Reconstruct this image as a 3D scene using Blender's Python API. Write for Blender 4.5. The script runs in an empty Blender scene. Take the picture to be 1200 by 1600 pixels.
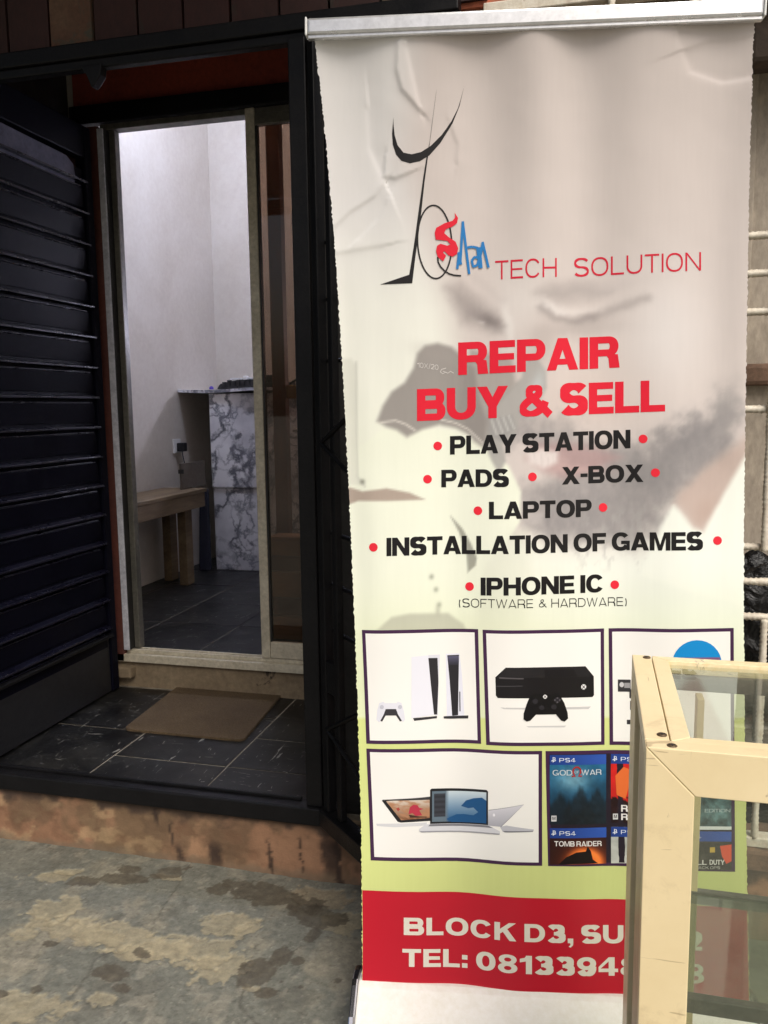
import bpy, bmesh, math, random
import numpy as np
from mathutils import Vector, Matrix
from mathutils.geometry import delaunay_2d_cdt
R = math.radians
random.seed(7); rng = np.random.default_rng(7)
SC = bpy.context.scene
COL = SC.collection

# ------------------------------------------------------------------ camera
FPX, PITCH, YAW, ROLL, CAMH = 1290.0, R(7.2), R(14.3), R(0.7), 1.35
fw = Vector((-math.sin(YAW)*math.cos(PITCH), math.cos(YAW)*math.cos(PITCH), -math.sin(PITCH)))
r0 = Vector((math.cos(YAW), math.sin(YAW), 0)); u0 = r0.cross(fw)
rt = math.cos(ROLL)*r0 - math.sin(ROLL)*u0; up = math.sin(ROLL)*r0 + math.cos(ROLL)*u0
CAMP = Vector((0, 0, CAMH))
cd = bpy.data.cameras.new('camera'); cam = bpy.data.objects.new('camera', cd); COL.objects.link(cam)
cd.sensor_fit = 'VERTICAL'; cd.sensor_height = 36; cd.lens = 36*FPX/1600
cd.clip_start = .05; cd.clip_end = 500
M = Matrix((rt, up, -fw)).transposed().to_4x4(); M.translation = CAMP; cam.matrix_world = M
SC.camera = cam
# ------------------------------------------------------------------ light
SUN_EL, SUN_AZ = 50, 142          # azimuth: degrees clockwise from +Y (behind the viewer, to the right)
W = bpy.data.worlds.new('World'); SC.world = W; W.use_nodes = True
nt = W.node_tree; bg = nt.nodes['Background']
sky = nt.nodes.new('ShaderNodeTexSky'); sky.sky_type = 'NISHITA'; sky.sun_disc = False
sky.sun_elevation = R(SUN_EL); sky.sun_rotation = R(SUN_AZ); sky.air_density = 1.0; sky.dust_density = 6.0; sky.ozone_density = .6
nt.links.new(sky.outputs[0], bg.inputs[0]); bg.inputs[1].default_value = .085
sl = bpy.data.lights.new('sun', 'SUN'); so = bpy.data.objects.new('sun', sl); COL.objects.link(so)
sl.energy = 2.3; sl.angle = R(38); sl.color = (1, .985, .95)
sd = Vector((math.sin(R(SUN_AZ))*math.cos(R(SUN_EL)), math.cos(R(SUN_AZ))*math.cos(R(SUN_EL)), math.sin(R(SUN_EL))))
so.rotation_euler = sd.to_track_quat('Z', 'Y').to_euler(); so.location = sd*20
VS = SC.view_settings; VS.view_transform = 'Standard'; VS.look = 'None'; VS.exposure = .38; VS.gamma = 1

# ------------------------------------------------------------------ helpers
def ray(x, y): return fw + rt*((x-600)/FPX) - up*((y-800)/FPX)
def onX(x, y, X): d = ray(x, y); return CAMP + d*(X/d.x)
def onY(x, y, Y): d = ray(x, y); return CAMP + d*(Y/d.y)
def onZ(x, y, Z): d = ray(x, y); return CAMP + d*((Z-CAMH)/d.z)
def lin(c):
    c = np.asarray(c, float)/255.
    return np.where(c <= .04045, c/12.92, ((c+.055)/1.055)**2.4)
def rgba(c): return (*[float(v) for v in lin(c)], 1)

def tag(o, label=None, cat=None, group=None, kind=None):
    if label: o['label'] = label
    if cat: o['category'] = cat
    if group: o['group'] = group
    if kind: o['kind'] = kind
    return o
def empty(name, loc, label, cat, group=None):
    o = bpy.data.objects.new(name, None); COL.objects.link(o); o.location = loc; o.empty_display_size = .1
    return tag(o, label, cat, group)

class MB:
    def __init__(s): s.v = []; s.f = []; s.m = []
    def poly(s, pts, m=0):
        i = len(s.v); s.v += [tuple(p) for p in pts]; s.f.append(tuple(range(i, i+len(pts)))); s.m.append(m)
    def hexa(s, p, m=0):          # p: 4 bottom (ccw from above), 4 top
        i = len(s.v); s.v += [tuple(q) for q in p]
        for f in ((3,2,1,0),(4,5,6,7),(0,1,5,4),(1,2,6,5),(2,3,7,6),(3,0,4,7)):
            s.f.append(tuple(i+k for k in f)); s.m.append(m)
        return s
    def box(s, x0, x1, y0, y1, z0, z1, m=0):
        return s.hexa([(x0,y0,z0),(x1,y0,z0),(x1,y1,z0),(x0,y1,z0),(x0,y0,z1),(x1,y0,z1),(x1,y1,z1),(x0,y1,z1)], m)
    def beam(s, a, b, w, h, upv=(0,0,1), m=0):     # box along a-b, w across, h along upv
        a, b, upv = Vector(a), Vector(b), Vector(upv)
        d = (b-a).normalized(); sx = d.cross(upv).normalized()*w/2; sy = sx.cross(d).normalized()*h/2
        return s.hexa([a-sx-sy, a+sx-sy, b+sx-sy, b-sx-sy, a-sx+sy, a+sx+sy, b+sx+sy, b-sx+sy], m)
    def tube(s, pts, r, n=10, m=0, twist=0, lobe=0, lobes=2, cap=True):
        pts = [Vector(p) for p in pts]; i = len(s.v); L = 0; ref = None
        for k, p in enumerate(pts):
            d = (pts[min(k+1, len(pts)-1)]-pts[max(k-1, 0)]).normalized()
            if k: L += (p-pts[k-1]).length
            if ref is None: ref = Vector((0,0,1)) if abs(d.z) < .9 else Vector((1,0,0))
            ex = (ref - d*ref.dot(d)).normalized(); ey = d.cross(ex); ref = ex
            rr = r[k] if hasattr(r, '__len__') else r
            for j in range(n):
                a = 2*math.pi*j/n; q = rr*(1+lobe*math.cos(lobes*(a-twist*L)))
                s.v.append(tuple(p+ex*math.cos(a)*q+ey*math.sin(a)*q))
        for k in range(len(pts)-1):
            for j in range(n):
                s.f.append((i+k*n+j, i+k*n+(j+1)%n, i+(k+1)*n+(j+1)%n, i+(k+1)*n+j)); s.m.append(m)
        if cap:
            s.f.append(tuple(i+j for j in reversed(range(n)))); s.m.append(m)
            e = i+(len(pts)-1)*n; s.f.append(tuple(e+j for j in range(n))); s.m.append(m)
        return s
    def lathe(s, c, axis, prof, n=20, m=0):       # prof: (distance along axis, radius)
        c, axis = Vector(c), Vector(axis).normalized()
        return s.tube([c+axis*h for h, _ in prof], [max(r, 1e-5) for _, r in prof], n, m)
    def prism(s, pts, depth, m=0):                # planar outline swept along a vector
        pts = [Vector(p) for p in pts]; dv = Vector(depth); n = len(pts); i = len(s.v)
        s.v += [tuple(p) for p in pts]+[tuple(p+dv) for p in pts]
        s.f.append(tuple(range(i, i+n))); s.m.append(m); s.f.append(tuple(range(i+2*n-1, i+n-1, -1))); s.m.append(m)
        for k in range(n):
            s.f.append((i+k, i+n+k, i+n+(k+1)%n, i+(k+1)%n)); s.m.append(m)
        return s
    def build(s, name, mats, parent=None, bevel=0, smooth=False, origin=None):
        me = bpy.data.meshes.new(name); me.from_pydata(s.v, [], s.f)
        mats = mats if isinstance(mats, (list, tuple)) else [mats]
        for m in mats: me.materials.append(m)
        if len(mats) > 1: me.polygons.foreach_set('material_index', s.m)
        bm = bmesh.new(); bm.from_mesh(me); bmesh.ops.recalc_face_normals(bm, faces=bm.faces); bm.to_mesh(me); bm.free()
        if smooth: me.polygons.foreach_set('use_smooth', [True]*len(me.polygons))
        me.update()
        o = bpy.data.objects.new(name, me); COL.objects.link(o)
        if parent is not None:
            o.parent = parent; o.matrix_parent_inverse = Matrix.Translation(-parent.location) if parent.type == 'EMPTY' else Matrix.Identity(4)
            if parent.type != 'EMPTY': o.matrix_parent_inverse = Matrix.Identity(4)
        if bevel:
            b = o.modifiers.new('bevel', 'BEVEL'); b.width = bevel; b.segments = 2; b.limit_method = 'ANGLE'; b.angle_limit = R(40)
            b.harden_normals = False
        return o

# ------------------------------------------------------------------ materials
class NT:
    def __init__(s, name):
        s.mat = bpy.data.materials.new(name); s.mat.use_nodes = True; s.t = s.mat.node_tree
        s.b = s.t.nodes['Principled BSDF']
    def n(s, t, **k):
        x = s.t.nodes.new(t)
        for a, v in k.items(): setattr(x, a, v)
        return x
    def l(s, a, b): s.t.links.new(a, b)
    def coord(s, scale=(1,1,1)):
        c = s.n('ShaderNodeTexCoord'); m = s.n('ShaderNodeMapping'); m.inputs['Scale'].default_value = scale
        s.l(c.outputs['Object'], m.inputs[0]); return m.outputs[0]
    def noise(s, vec, scale, detail=6, rough=.6, dist=0):
        x = s.n('ShaderNodeTexNoise'); x.inputs['Scale'].default_value = scale; x.inputs['Detail'].default_value = detail
        x.inputs['Roughness'].default_value = rough; x.inputs['Distortion'].default_value = dist
        s.l(vec, x.inputs['Vector']); return x.outputs['Fac']
    def ramp(s, fac, stops):
        x = s.n('ShaderNodeValToRGB'); e = x.color_ramp.elements
        while len(e) < len(stops): e.new(.5)
        for q, (p, c) in zip(e, stops): q.position = p; q.color = c if len(c) == 4 else rgba(c)
        s.l(fac, x.inputs[0]); return x.outputs[0]
    def mix(s, fac, a, b, mode='MIX'):
        x = s.n('ShaderNodeMix', data_type='RGBA', blend_type=mode)
        for sock, v in ((x.inputs[0], fac), (x.inputs[6], a), (x.inputs[7], b)):
            if hasattr(v, 'links'): s.l(v, sock)
            elif hasattr(v, '__len__'): sock.default_value = v if len(v) == 4 else rgba(v)
            else: sock.default_value = v
        return x.outputs[2]
    def bump(s, h, strength=.3, dist=.01):
        x = s.n('ShaderNodeBump'); x.inputs['Strength'].default_value = strength; x.inputs['Distance'].default_value = dist
        s.l(h, x.inputs['Height']); s.l(x.outputs[0], s.b.inputs['Normal']); return x
    def fin(s, col=None, rough=None, metal=0, spec=None, coat=None):
        if col is not None:
            if hasattr(col, 'links'): s.l(col, s.b.inputs['Base Color'])
            else: s.b.inputs['Base Color'].default_value = rgba(col)
        if rough is not None:
            if hasattr(rough, 'links'): s.l(rough, s.b.inputs['Roughness'])
            else: s.b.inputs['Roughness'].default_value = rough
        s.b.inputs['Metallic'].default_value = metal
        if spec is not None: s.b.inputs['Specular IOR Level'].default_value = spec
        if coat: s.b.inputs['Coat Weight'].default_value = coat; s.b.inputs['Coat Roughness'].default_value = .15
        return s.mat

def worn(name, c1, c2, chip=None, scale=6, rough=(.4,.7), bump=.15, chipat=.66, stretch=(1,1,1), metal=0, fine=60, bd=.003, mott=.35, spec=None):
    """two mixed tones, optional chips / dirt of a third colour, uneven gloss, fine bump"""
    t = NT(name); v = t.coord(stretch)
    n1 = t.noise(v, scale, 8, .65, .3); n2 = t.noise(v, fine, 5, .7)
    col = t.mix(t.ramp(n1, [(.33, (0,0,0,1)), (.67, (1,1,1,1))]), c1, c2)
    col = t.mix(mott, col, t.ramp(n2, [(.3, (110,110,110)), (.7, (235,235,235))]), 'OVERLAY')
    if chip is not None:
        n3 = t.noise(v, scale*1.7, 10, .72, .6)
        col = t.mix(t.ramp(n3, [(chipat-.03, (0,0,0,1)), (chipat+.03, (1,1,1,1))]), col, chip)
    rr = t.ramp(n1, [(.3, (rough[0],)*3+(1,)), (.7, (rough[1],)*3+(1,))])
    t.bump(n2, bump, bd)
    return t.fin(col, rr, metal, spec)

def vcol_mat(name, rough=.5, bumpscale=80, bump=.15, noise=.25, nscale=30, coat=None, bd=.004, spec=None):
    """base colour from the mesh's own paint layer plus fine procedural mottling"""
    t = NT(name); a = t.n('ShaderNodeAttribute', attribute_name='paint'); v = t.coord()
    n1 = t.noise(v, nscale, 8, .7); n2 = t.noise(v, bumpscale, 6, .7)
    col = a.outputs['Color']
    if noise: col = t.mix(noise, col, t.ramp(n1, [(.25, (70,70,70)), (.75, (255,255,255))]), 'OVERLAY')
    if bump: t.bump(n2, bump, bd)
    return t.fin(col, rough, 0, spec, coat)

def glass_mat(name, tint=(225,235,228), rough=.02, pale_film=0., dcol=(170,176,160)):
    t = NT(name); t.b.inputs['Base Color'].default_value = rgba(tint)
    g = t.n('ShaderNodeBsdfGlossy'); g.inputs['Roughness'].default_value = rough; g.inputs['Color'].default_value = (1,1,1,1)
    tr = t.n('ShaderNodeBsdfTransparent'); tr.inputs[0].default_value = rgba(tint)
    fr = t.n('ShaderNodeFresnel'); ge = t.n('ShaderNodeNewGeometry'); mr = t.n('ShaderNodeMapRange')
    mr.inputs['To Min'].default_value = 1.52; mr.inputs['To Max'].default_value = 1/1.52; t.l(ge.outputs['Backfacing'], mr.inputs['Value']); t.l(mr.outputs[0], fr.inputs[0])
    mx = t.n('ShaderNodeMixShader'); t.l(fr.outputs[0], mx.inputs[0]); t.l(tr.outputs[0], mx.inputs[1]); t.l(g.outputs[0], mx.inputs[2])
    o = t.t.nodes['Material Output']; fin_ = mx.outputs[0]
    if pale_film:                                        # an uneven pale film mixed over the pane
        d = t.n('ShaderNodeBsdfDiffuse'); d.inputs[0].default_value = rgba(dcol); m2 = t.n('ShaderNodeMixShader')
        t.l(t.ramp(t.noise(t.coord(), 9, 6, .65), [(.3, (pale_film*.75,)*3+(1,)), (.7, (pale_film*1.2,)*3+(1,))]), m2.inputs[0]); t.l(fin_, m2.inputs[1]); t.l(d.outputs[0], m2.inputs[2]); fin_ = m2.outputs[0]
    t.l(fin_, o.inputs[0]); return t.mat

MAT = {}
MAT['red_board'] = worn('red_paint_boards', (52,23,18), (42,20,16), (44,36,28), 3, (.6,.85), .25, .62, (1,1,.5))
MAT['orange_brick'] = worn('orange_brick', (190,104,72), (150,84,62), (120,100,86), 9, (.7,.9), .5, .64)
MAT['black_steel'] = worn('black_painted_steel', (15,15,17), (23,22,23), (58,50,43), 7, (.3,.55), .3, .74, fine=120, spec=.18)
MAT['navy_gloss'] = worn('navy_gloss_lip', (14,14,28), (20,20,36), (30,29,40), 8, (.22,.34), .02, .74, spec=.6)
MAT['navy_paint'] = worn('navy_gloss_paint', (9,9,19), (13,13,25), (22,21,29), 4, (.4,.55), .08, .72, spec=.06)
MAT['lit_patch'] = worn('painted_lamp_light', (120,120,142), (96,96,120), (60,60,80), 22, (.5,.7), .15, .66)  # pale blue of the shop lamp's light, put into a colour
MAT['alu'] = worn('bronze_grey_aluminium', (112,108,98), (92,90,82), None, 5, (.3,.45), .05, metal=.35)
MAT['alu_cream'] = worn('cream_aluminium_track', (196,188,168), (176,166,146), (120,104,84), 6, (.4,.6), .08, .68)
MAT['jamb_red'] = worn('red_brown_jamb_paint', (96,52,42), (80,44,38), (120,100,84), 6, (.5,.7), .2, .7)
MAT['white_strip'] = worn('pale_grey_strip', (198,198,204), (170,170,178), (110,104,100), 14, (.45,.65), .1, .68)
MAT['step_plaster'] = worn('dirty_cement_step', (136,120,96), (110,94,74), (58,48,38), 5, (.7,.9), .4, .62, fine=40)
MAT['in_wall'] = worn('off_white_wall_paint', (206,198,186), (192,182,168), (168,154,136), 1.4, (.5,.7), .08, .70, fine=30, mott=.10)
MAT['in_ceiling'] = worn('white_ceiling_paint', (214,212,208), (200,198,192), None, 2, (.8,.9), .1)
MAT['wood'] = worn('weathered_bench_timber', (118,98,70), (90,74,52), (58,48,36), 7, (.6,.8), .3, .64, (1,.12,1))
MAT['wood_dark'] = worn('brown_timber', (124,72,46), (96,54,36), None, 5, (.5,.7), .25, stretch=(1,1,.12))
MAT['wood_pale'] = worn('pale_pine_boards', (176,138,94), (140,104,66), (104,78,50), 4, (.5,.7), .2, .66, (.15,1,1))
MAT['white_plastic'] = NT('white_plastic').fin((225,225,222), .35)
MAT['black_plastic'] = worn('black_plastic', (22,22,24), (30,30,33), None, 14, (.3,.5), .12)
MAT['chrome'] = NT('chrome').fin((200,200,204), .16, 1)
MAT['alu_bright'] = worn('satin_aluminium_rail', (222,222,222), (206,206,206), None, 9, (.24,.34), .03, metal=.75)
MAT['case_white'] = worn('white_enamel_cassette', (240,236,228), (232,228,218), None, 5, (.3,.4), .03)
def cream_mat():
    t = NT('cream_aluminium'); v = t.coord()
    n1 = t.noise(v, 5, 8, .65, .3)
    col = t.mix(t.ramp(n1, [(.33,(0,0,0,1)),(.67,(1,1,1,1))]), (232,214,172), (222,202,158))
    gr = t.noise(v, 11, 9, .72, .5); col = t.mix(t.ramp(gr, [(.58,(0,0,0,1)),(.74,(.4,.4,.4,1))]), col, (160,136,98))
    for sc, th in (((4,4,60),.712), ((60,4,4),.715), ((14,40,14),.725)):
        s_ = t.noise(t.coord(sc), 1.6, 3, .5, 1.2); col = t.mix(t.ramp(s_, [(th,(0,0,0,1)),(th+.012,(.45,.45,.45,1))]), col, (132,108,76))
    ch = t.noise(v, 26, 6, .7, .4); col = t.mix(t.ramp(ch, [(.745,(0,0,0,1)),(.76,(.8,.8,.8,1))]), col, (150,130,104))
    t.bump(t.noise(v, 60, 5, .7), .05, .002)
    return t.fin(col, t.ramp(n1, [(.3,(.3,)*3+(1,)),(.7,(.55,)*3+(1,))]))
MAT['cream'] = cream_mat()
MAT['screw'] = worn('rusty_screw', (112,96,74), (80,64,48), None, 30, (.4,.6), .3, metal=.6)
MAT['white_bar'] = worn('white_painted_rebar', (214,206,190), (190,180,162), (140,116,92), 16, (.5,.7), .35, .7)
MAT['beige_wall'] = worn('dusty_beige_board', (176,164,148), (156,145,130), (120,108,94), 2.4, (.6,.8), .2, .66, (1,1,.4))
MAT['brown_stone'] = worn('brown_stone', (118,92,74), (88,68,54), (60,48,40), 7, (.8,.9), .6, .62)
MAT['rubber'] = worn('black_rubber', (30,29,28), (44,42,40), None, 9, (.5,.7), .2)
MAT['glass'] = glass_mat('clear_glass', (240,243,238), .02, .05)
MAT['door_glass'] = glass_mat('brown_tinted_door_glass', (184,168,154), .02, .03)
MAT['shelf_glass'] = glass_mat('green_shelf_glass', (228,232,222), .05, .14)

# ------------------------------------------------------------------ noise for painted layers
def vnoise(x, y, seed=0):
    xi = np.floor(x).astype(int); yi = np.floor(y).astype(int); xf = x-xi; yf = y-yi
    def h(a, b):
        n = (a*374761393 + b*668265263 + seed*974711) & 0x7fffffff
        n = ((n ^ (n >> 13))*1274126177) & 0x7fffffff
        return ((n ^ (n >> 16)) & 0xffff)/65535.
    u = xf*xf*(3-2*xf); v = yf*yf*(3-2*yf)
    return (h(xi,yi)*(1-u)+h(xi+1,yi)*u)*(1-v) + (h(xi,yi+1)*(1-u)+h(xi+1,yi+1)*u)*v
def fbm(x, y, seed=0, oct=5):
    s = 0; a = .5; t = 0
    for k in range(oct):
        s = s + a*vnoise(x*2**k, y*2**k, seed+k*17); t += a; a *= .55
    return s/t
def sstep(a, b, x): t = np.clip((x-a)/(b-a), 0, 1); return t*t*(3-2*t)
def over(c, col, m):
    return c*(1-m[..., None]) + np.asarray(col, float)*m[..., None]
def grid_mesh(name, P, colors, mats, parent=None, smooth=True, flip=False):
    """P: (ny,nx,3) points, colors: (ny,nx,3) sRGB 0-255 -> layer 'paint'"""
    ny, nx = P.shape[:2]
    idx = np.arange(ny*nx).reshape(ny, nx)
    q = np.stack([idx[:-1,:-1], idx[:-1,1:], idx[1:,1:], idx[1:,:-1]], -1).reshape(-1, 4)
    if flip: q = q[:, ::-1]
    me = bpy.data.meshes.new(name)
    me.vertices.add(ny*nx); me.vertices.foreach_set('co', P.reshape(-1).astype(np.float32))
    me.loops.add(q.size); me.loops.foreach_set('vertex_index', q.reshape(-1).astype(np.int32))
    me.polygons.add(len(q)); me.polygons.foreach_set('loop_start', np.arange(0, q.size, 4, dtype=np.int32))
    me.update(calc_edges=True)
    if colors is not None:
        ca = me.color_attributes.new('paint', 'FLOAT_COLOR', 'POINT')
        c4 = np.ones((ny*nx, 4), np.float32); c4[:, :3] = lin(np.clip(colors, 0, 255)).reshape(-1, 3)
        ca.data.foreach_set('color', c4.reshape(-1))
    for m in (mats if isinstance(mats, (list, tuple)) else [mats]): me.materials.append(m)
    if smooth: me.polygons.foreach_set('use_smooth', [True]*len(me.polygons))
    o = bpy.data.objects.new(name, me); COL.objects.link(o)
    if parent is not None:
        o.parent = parent; o.matrix_parent_inverse = Matrix.Translation(-parent.location)
    return o

# ------------------------------------------------------------------ ground
def axis(a, b, step, far):
    core = np.arange(a, b+step/2, step); out = []; s = step; x = b
    while x < far: s *= 1.6; x += s; out.append(x)
    lo = []; s = step; x = a
    while x > -far: s *= 1.6; x -= s; lo.append(x)
    return np.array(lo[::-1]+list(core)+out)
gx, gy = axis(-2.1, .2, .0042, 120), axis(1.15, 2.13, .0042, 120)
GX, GY = np.meshgrid(gx, gy)
base = fbm(GX*3, GY*3, 3)
f2 = fbm(GX*11, GY*11, 5); f3 = fbm(GX*42, GY*42, 8)
gc = np.zeros(GX.shape+(3,)) + np.array((114,113,102.))
gc = over(gc, (104,104,94), sstep(.42, .62, base))
gc = over(gc, (140,132,112), sstep(.54, .66, fbm(GX*5+9, GY*5, 21))*.55)
gc = over(gc, (92,90,80), sstep(.56, .7, f2)*.6)
gc = over(gc, (150,142,124), sstep(.6, .68, fbm(GX*26, GY*20, 31))*.35)
for pts in ([(60,1600),(130,1540),(150,1500),(235,1455),(262,1405),(300,1345)], [(400,1600),(372,1570),(380,1540),(330,1490)], [(560,1470),(505,1490),(470,1480),(430,1500)]):
    w3 = [onZ(a, c, 0) for a, c in pts]; d_ = np.full(GX.shape, 9.)
    wx = GX+(fbm(GX*18, GY*18, 61)-.5)*.03; wy = GY+(fbm(GX*18, GY*18, 62)-.5)*.03
    for A_, C_ in zip(w3[:-1], w3[1:]):
        ux, uy = C_.x-A_.x, C_.y-A_.y; k_ = np.clip(((wx-A_.x)*ux+(wy-A_.y)*uy)/(ux*ux+uy*uy), 0, 1)
        d_ = np.minimum(d_, np.hypot(wx-A_.x-k_*ux, wy-A_.y-k_*uy))
    gc = over(gc, (64,60,52), np.exp(-(d_/.0028)**2)*.55*sstep(.3, .55, fbm(GX*7, GY*7, 63)))
gc = gc*(1+.16*(fbm(GX*120, GY*120, 55, 3)-.5))[..., None]
grit = sstep(.74, .80, fbm(GX*150, GY*150, 57, 2)); gc = over(gc, (70,66,58), grit*.4)
grit2 = sstep(.78, .83, fbm(GX*140+7, GY*140, 58, 2)); gc = over(gc, (160,154,138), grit2*.4)
gz = grit2*.0016 + (base-.5)*.008 + (f2-.5)*.004 + (f3-.5)*.0014
JAG = fbm(GX*75, GY*75, 300, 4)
def blot(px, py, rx, ry, jag=.55, seed=0, ang=0):
    p = onZ(px, py, 0); dx = (GX-p.x); dy = (GY-p.y); ca, sa = math.cos(ang), math.sin(ang)
    ex = (dx*ca+dy*sa)/rx; ey = (-dx*sa+dy*ca)/ry
    d = np.sqrt(ex**2+ey**2) + (fbm(GX*24, GY*24, 40+seed)-.5)*2*jag + (JAG-.5)*.55
    return sstep(1.03, .97, d)*(.72+.5*(f3-.3))
# worn-off skim coat: tan base showing
tan = (150,139,112)
for k, (px, py, rx, ry, a) in enumerate([(90,1420,.07,.06,.3),(120,1455,.16,.045,-.1),(200,1470,.2,.055,-.15),(290,1485,.13,.05,0),(340,1515,.07,.06,.4),(355,1440,.075,.05,.2),
        (390,1450,.03,.04,0),(20,1575,.12,.06,.2),(80,1370,.08,.03,.2),(210,1490,.05,.03,0),(500,1400,.09,.045,0),(160,1560,.035,.02,0),(35,1460,.03,.02,0),(545,1440,.07,.05,0),(395,1545,.03,.012,0),(110,1362,.05,.015,.2),(270,1372,.05,.014,0)]):
    gc = over(gc, tan if k != 10 else (138,124,100), blot(px, py, rx, ry, .75, k, a)*.8); 
    gz -= blot(px, py, rx, ry, .75, k, a)*.003
# dark wet spots
for k, (px, py, rx, ry, a) in enumerate([(133,1377,.055,.028,0),(195,1375,.07,.025,0),(200,1360,.035,.02,0),(265,1363,.05,.03,.5),(430,1400,.15,.05,-.2),(492,1430,.075,.045,-.2),(488,1462,.016,.03,0),
        (400,1517,.042,.05,.3),(440,1495,.032,.042,0),(466,1503,.018,.014,0),(415,1553,.022,.016,0),(172,1523,.045,.026,0),(193,1546,.024,.016,0),(222,1487,.026,.014,-.3),(78,1475,.02,.012,0),(528,1533,.008,.008,0),(470,1543,.006,.006,0),(342,1390,.03,.03,.4),(58,1545,.02,.01,0),(0,1552,.02,.012,0),(440,1535,.006,.006,0)]):
    gc = over(gc, (74,67,55), blot(px, py, rx, ry, .7, 60+k, a)*.85)
MAT['concrete'] = vcol_mat('stained_concrete', .72, 140, .4, .4, 44, bd=.005)
ground = grid_mesh('ground', np.stack([GX, GY, gz*np.exp(-np.maximum(0, np.hypot(GX, GY-1.5)-3))], -1), gc, MAT['concrete'])
tag(ground, kind='structure')

# ------------------------------------------------------------------ the shop building
shop = empty('shop_building', (-1.3, 2.6, 0), 'dim shop front with orange brown cement step and dark red boards above its open doorway', 'building')
YR = 2.11
# step riser, painted with its stains
sx = np.arange(-4, 3.001, .008); szs = np.linspace(-.03, .185, 40)
SX, SZ = np.meshgrid(sx, szs)
rc = np.zeros(SX.shape+(3,)) + np.array((142,106,80.))
n1 = fbm(SX*5, SZ*9, 71); n2 = fbm(SX*18, SZ*20, 72); n3 = fbm(SX*50, SZ*50, 75)
rc = over(rc, (154,116,88), sstep(.45, .65, n1)*.8)
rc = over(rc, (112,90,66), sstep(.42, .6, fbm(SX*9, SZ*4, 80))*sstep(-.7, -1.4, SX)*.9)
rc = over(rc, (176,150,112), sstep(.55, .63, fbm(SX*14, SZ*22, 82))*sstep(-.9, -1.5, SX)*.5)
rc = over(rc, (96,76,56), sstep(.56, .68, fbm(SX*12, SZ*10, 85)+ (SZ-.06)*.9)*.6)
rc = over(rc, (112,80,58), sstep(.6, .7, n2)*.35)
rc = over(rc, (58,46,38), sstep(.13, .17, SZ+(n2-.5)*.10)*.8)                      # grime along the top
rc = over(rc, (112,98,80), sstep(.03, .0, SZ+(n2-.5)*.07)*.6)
for x0, w, z0, z1 in ((onY(268,1320,YR).x,.004,.05,.12),(onY(420,1340,YR).x,.005,.0,.1),(onY(527,1345,YR).x,.007,-.03,.14),(onY(515,1345,YR).x,.022,.03,.13),(onY(335,1340,YR).x,.018,.0,.07),(onY(280,1345,YR).x,.012,.0,.05),(onY(243,1290,YR).x,.007,.11,.17),(onY(470,1330,YR).x,.003,.02,.12)):
    m = sstep(w*1.5, w*.6, np.abs(SX-x0+(n3-.5)*.03+(SZ-.1)*.06))*sstep(z0-.02, z0+.02, SZ)*sstep(z1+.02, z1-.02, SZ)
    rc = over(rc, (52,38,30), m*.8)
SYY = YR + (n1-.5)*.012 + (n2-.5)*.006 + (n3-.5)*.002
MAT['riser'] = vcol_mat('orange_cement_riser', .85, 120, .4, .15, 40)
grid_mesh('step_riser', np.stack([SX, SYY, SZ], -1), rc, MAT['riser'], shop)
b = MB(); b.box(-4, 3, YR+.008, 3.1, -.03, .172); b.build('plinth', MAT['step_plaster'], shop)

# black tiles, each slab let into pale grout
def tile_mat():
    t = NT('black_slate_tile'); v = t.coord()
    n = t.noise(v, 5, 8, .7, .5)
    col = t.ramp(n, [(.3, (13,13,14)), (.55, (22,22,22)), (.75, (44,43,41))])
    sc = t.noise(t.coord((26,4,4)), 2.2, 3, .5, 1.8); sc2 = t.noise(t.coord((5,24,4)), 2.0, 3, .5, 2.2)
    m = t.ramp(sc, [(.685,(0,0,0,1)),(.70,(1,1,1,1))]); m2 = t.ramp(sc2, [(.69,(0,0,0,1)),(.705,(1,1,1,1))])
    col = t.mix(m, col, (136,134,128)); col = t.mix(m2, col, (124,122,116))
    pale_film = t.noise(v, 2.2, 6, .7); col = t.mix(t.ramp(pale_film, [(.5,(0,0,0,1)),(.8,(.5,.5,.5,1))]), col, (70,67,61))
    t.bump(t.noise(v, 40, 6, .65), .12, .004)
    return t.fin(col, t.ramp(n, [(.3,(.28,)*3+(1,)),(.8,(.55,)*3+(1,))]), 0, .28)
MAT['tile'] = tile_mat(); MAT['grout'] = worn('pale_grout', (138,130,116), (96,90,80), None, 18, (.8,.9), .3)
def tiles(name, rects, ztop, parent, zlow):
    b = MB(); g = .004
    xs0 = min(r[0] for r in rects); xs1 = max(r[1] for r in rects); ys0 = min(r[2] for r in rects); ys1 = max(r[3] for r in rects)
    for x0, x1, y0, y1 in rects:
        dz = rng.uniform(-.0008, .0008)
        b.box(x0+g*rng.uniform(.5,1.3), x1-g*rng.uniform(.5,1.3), y0+g*rng.uniform(.5,1.3), y1-g*rng.uniform(.5,1.3), zlow+.002, ztop+dz, 0)
    b.box(xs0, xs1, ys0, ys1, zlow, ztop-.002, 1)
    return b.build(name, [MAT['tile'], MAT['grout']], parent)
tiles('vestibule_floor', [(-2.05,-1.56,2.155,2.58),(-2.05,-1.56,2.58,3.0),(-1.56,-1.145,2.155,2.37),(-1.56,-1.145,2.37,2.8),(-1.56,-1.145,2.8,3.02),(-1.145,-.74,2.155,2.37),(-1.145,-.74,2.37,2.61),(-1.145,-.74,2.61,3.02),
      (-.74,-.3,2.155,2.6),(-.74,-.3,2.6,3.02)], .19, shop, .172)
rr = []
for i in range(8):
    for j in range(6):
        rr.append((-2.6+.13+.41*(i-1) if i else -2.6, -2.6+.13+.41*i, 3.6+.42*(j-1), 3.6+.42*j))
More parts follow.
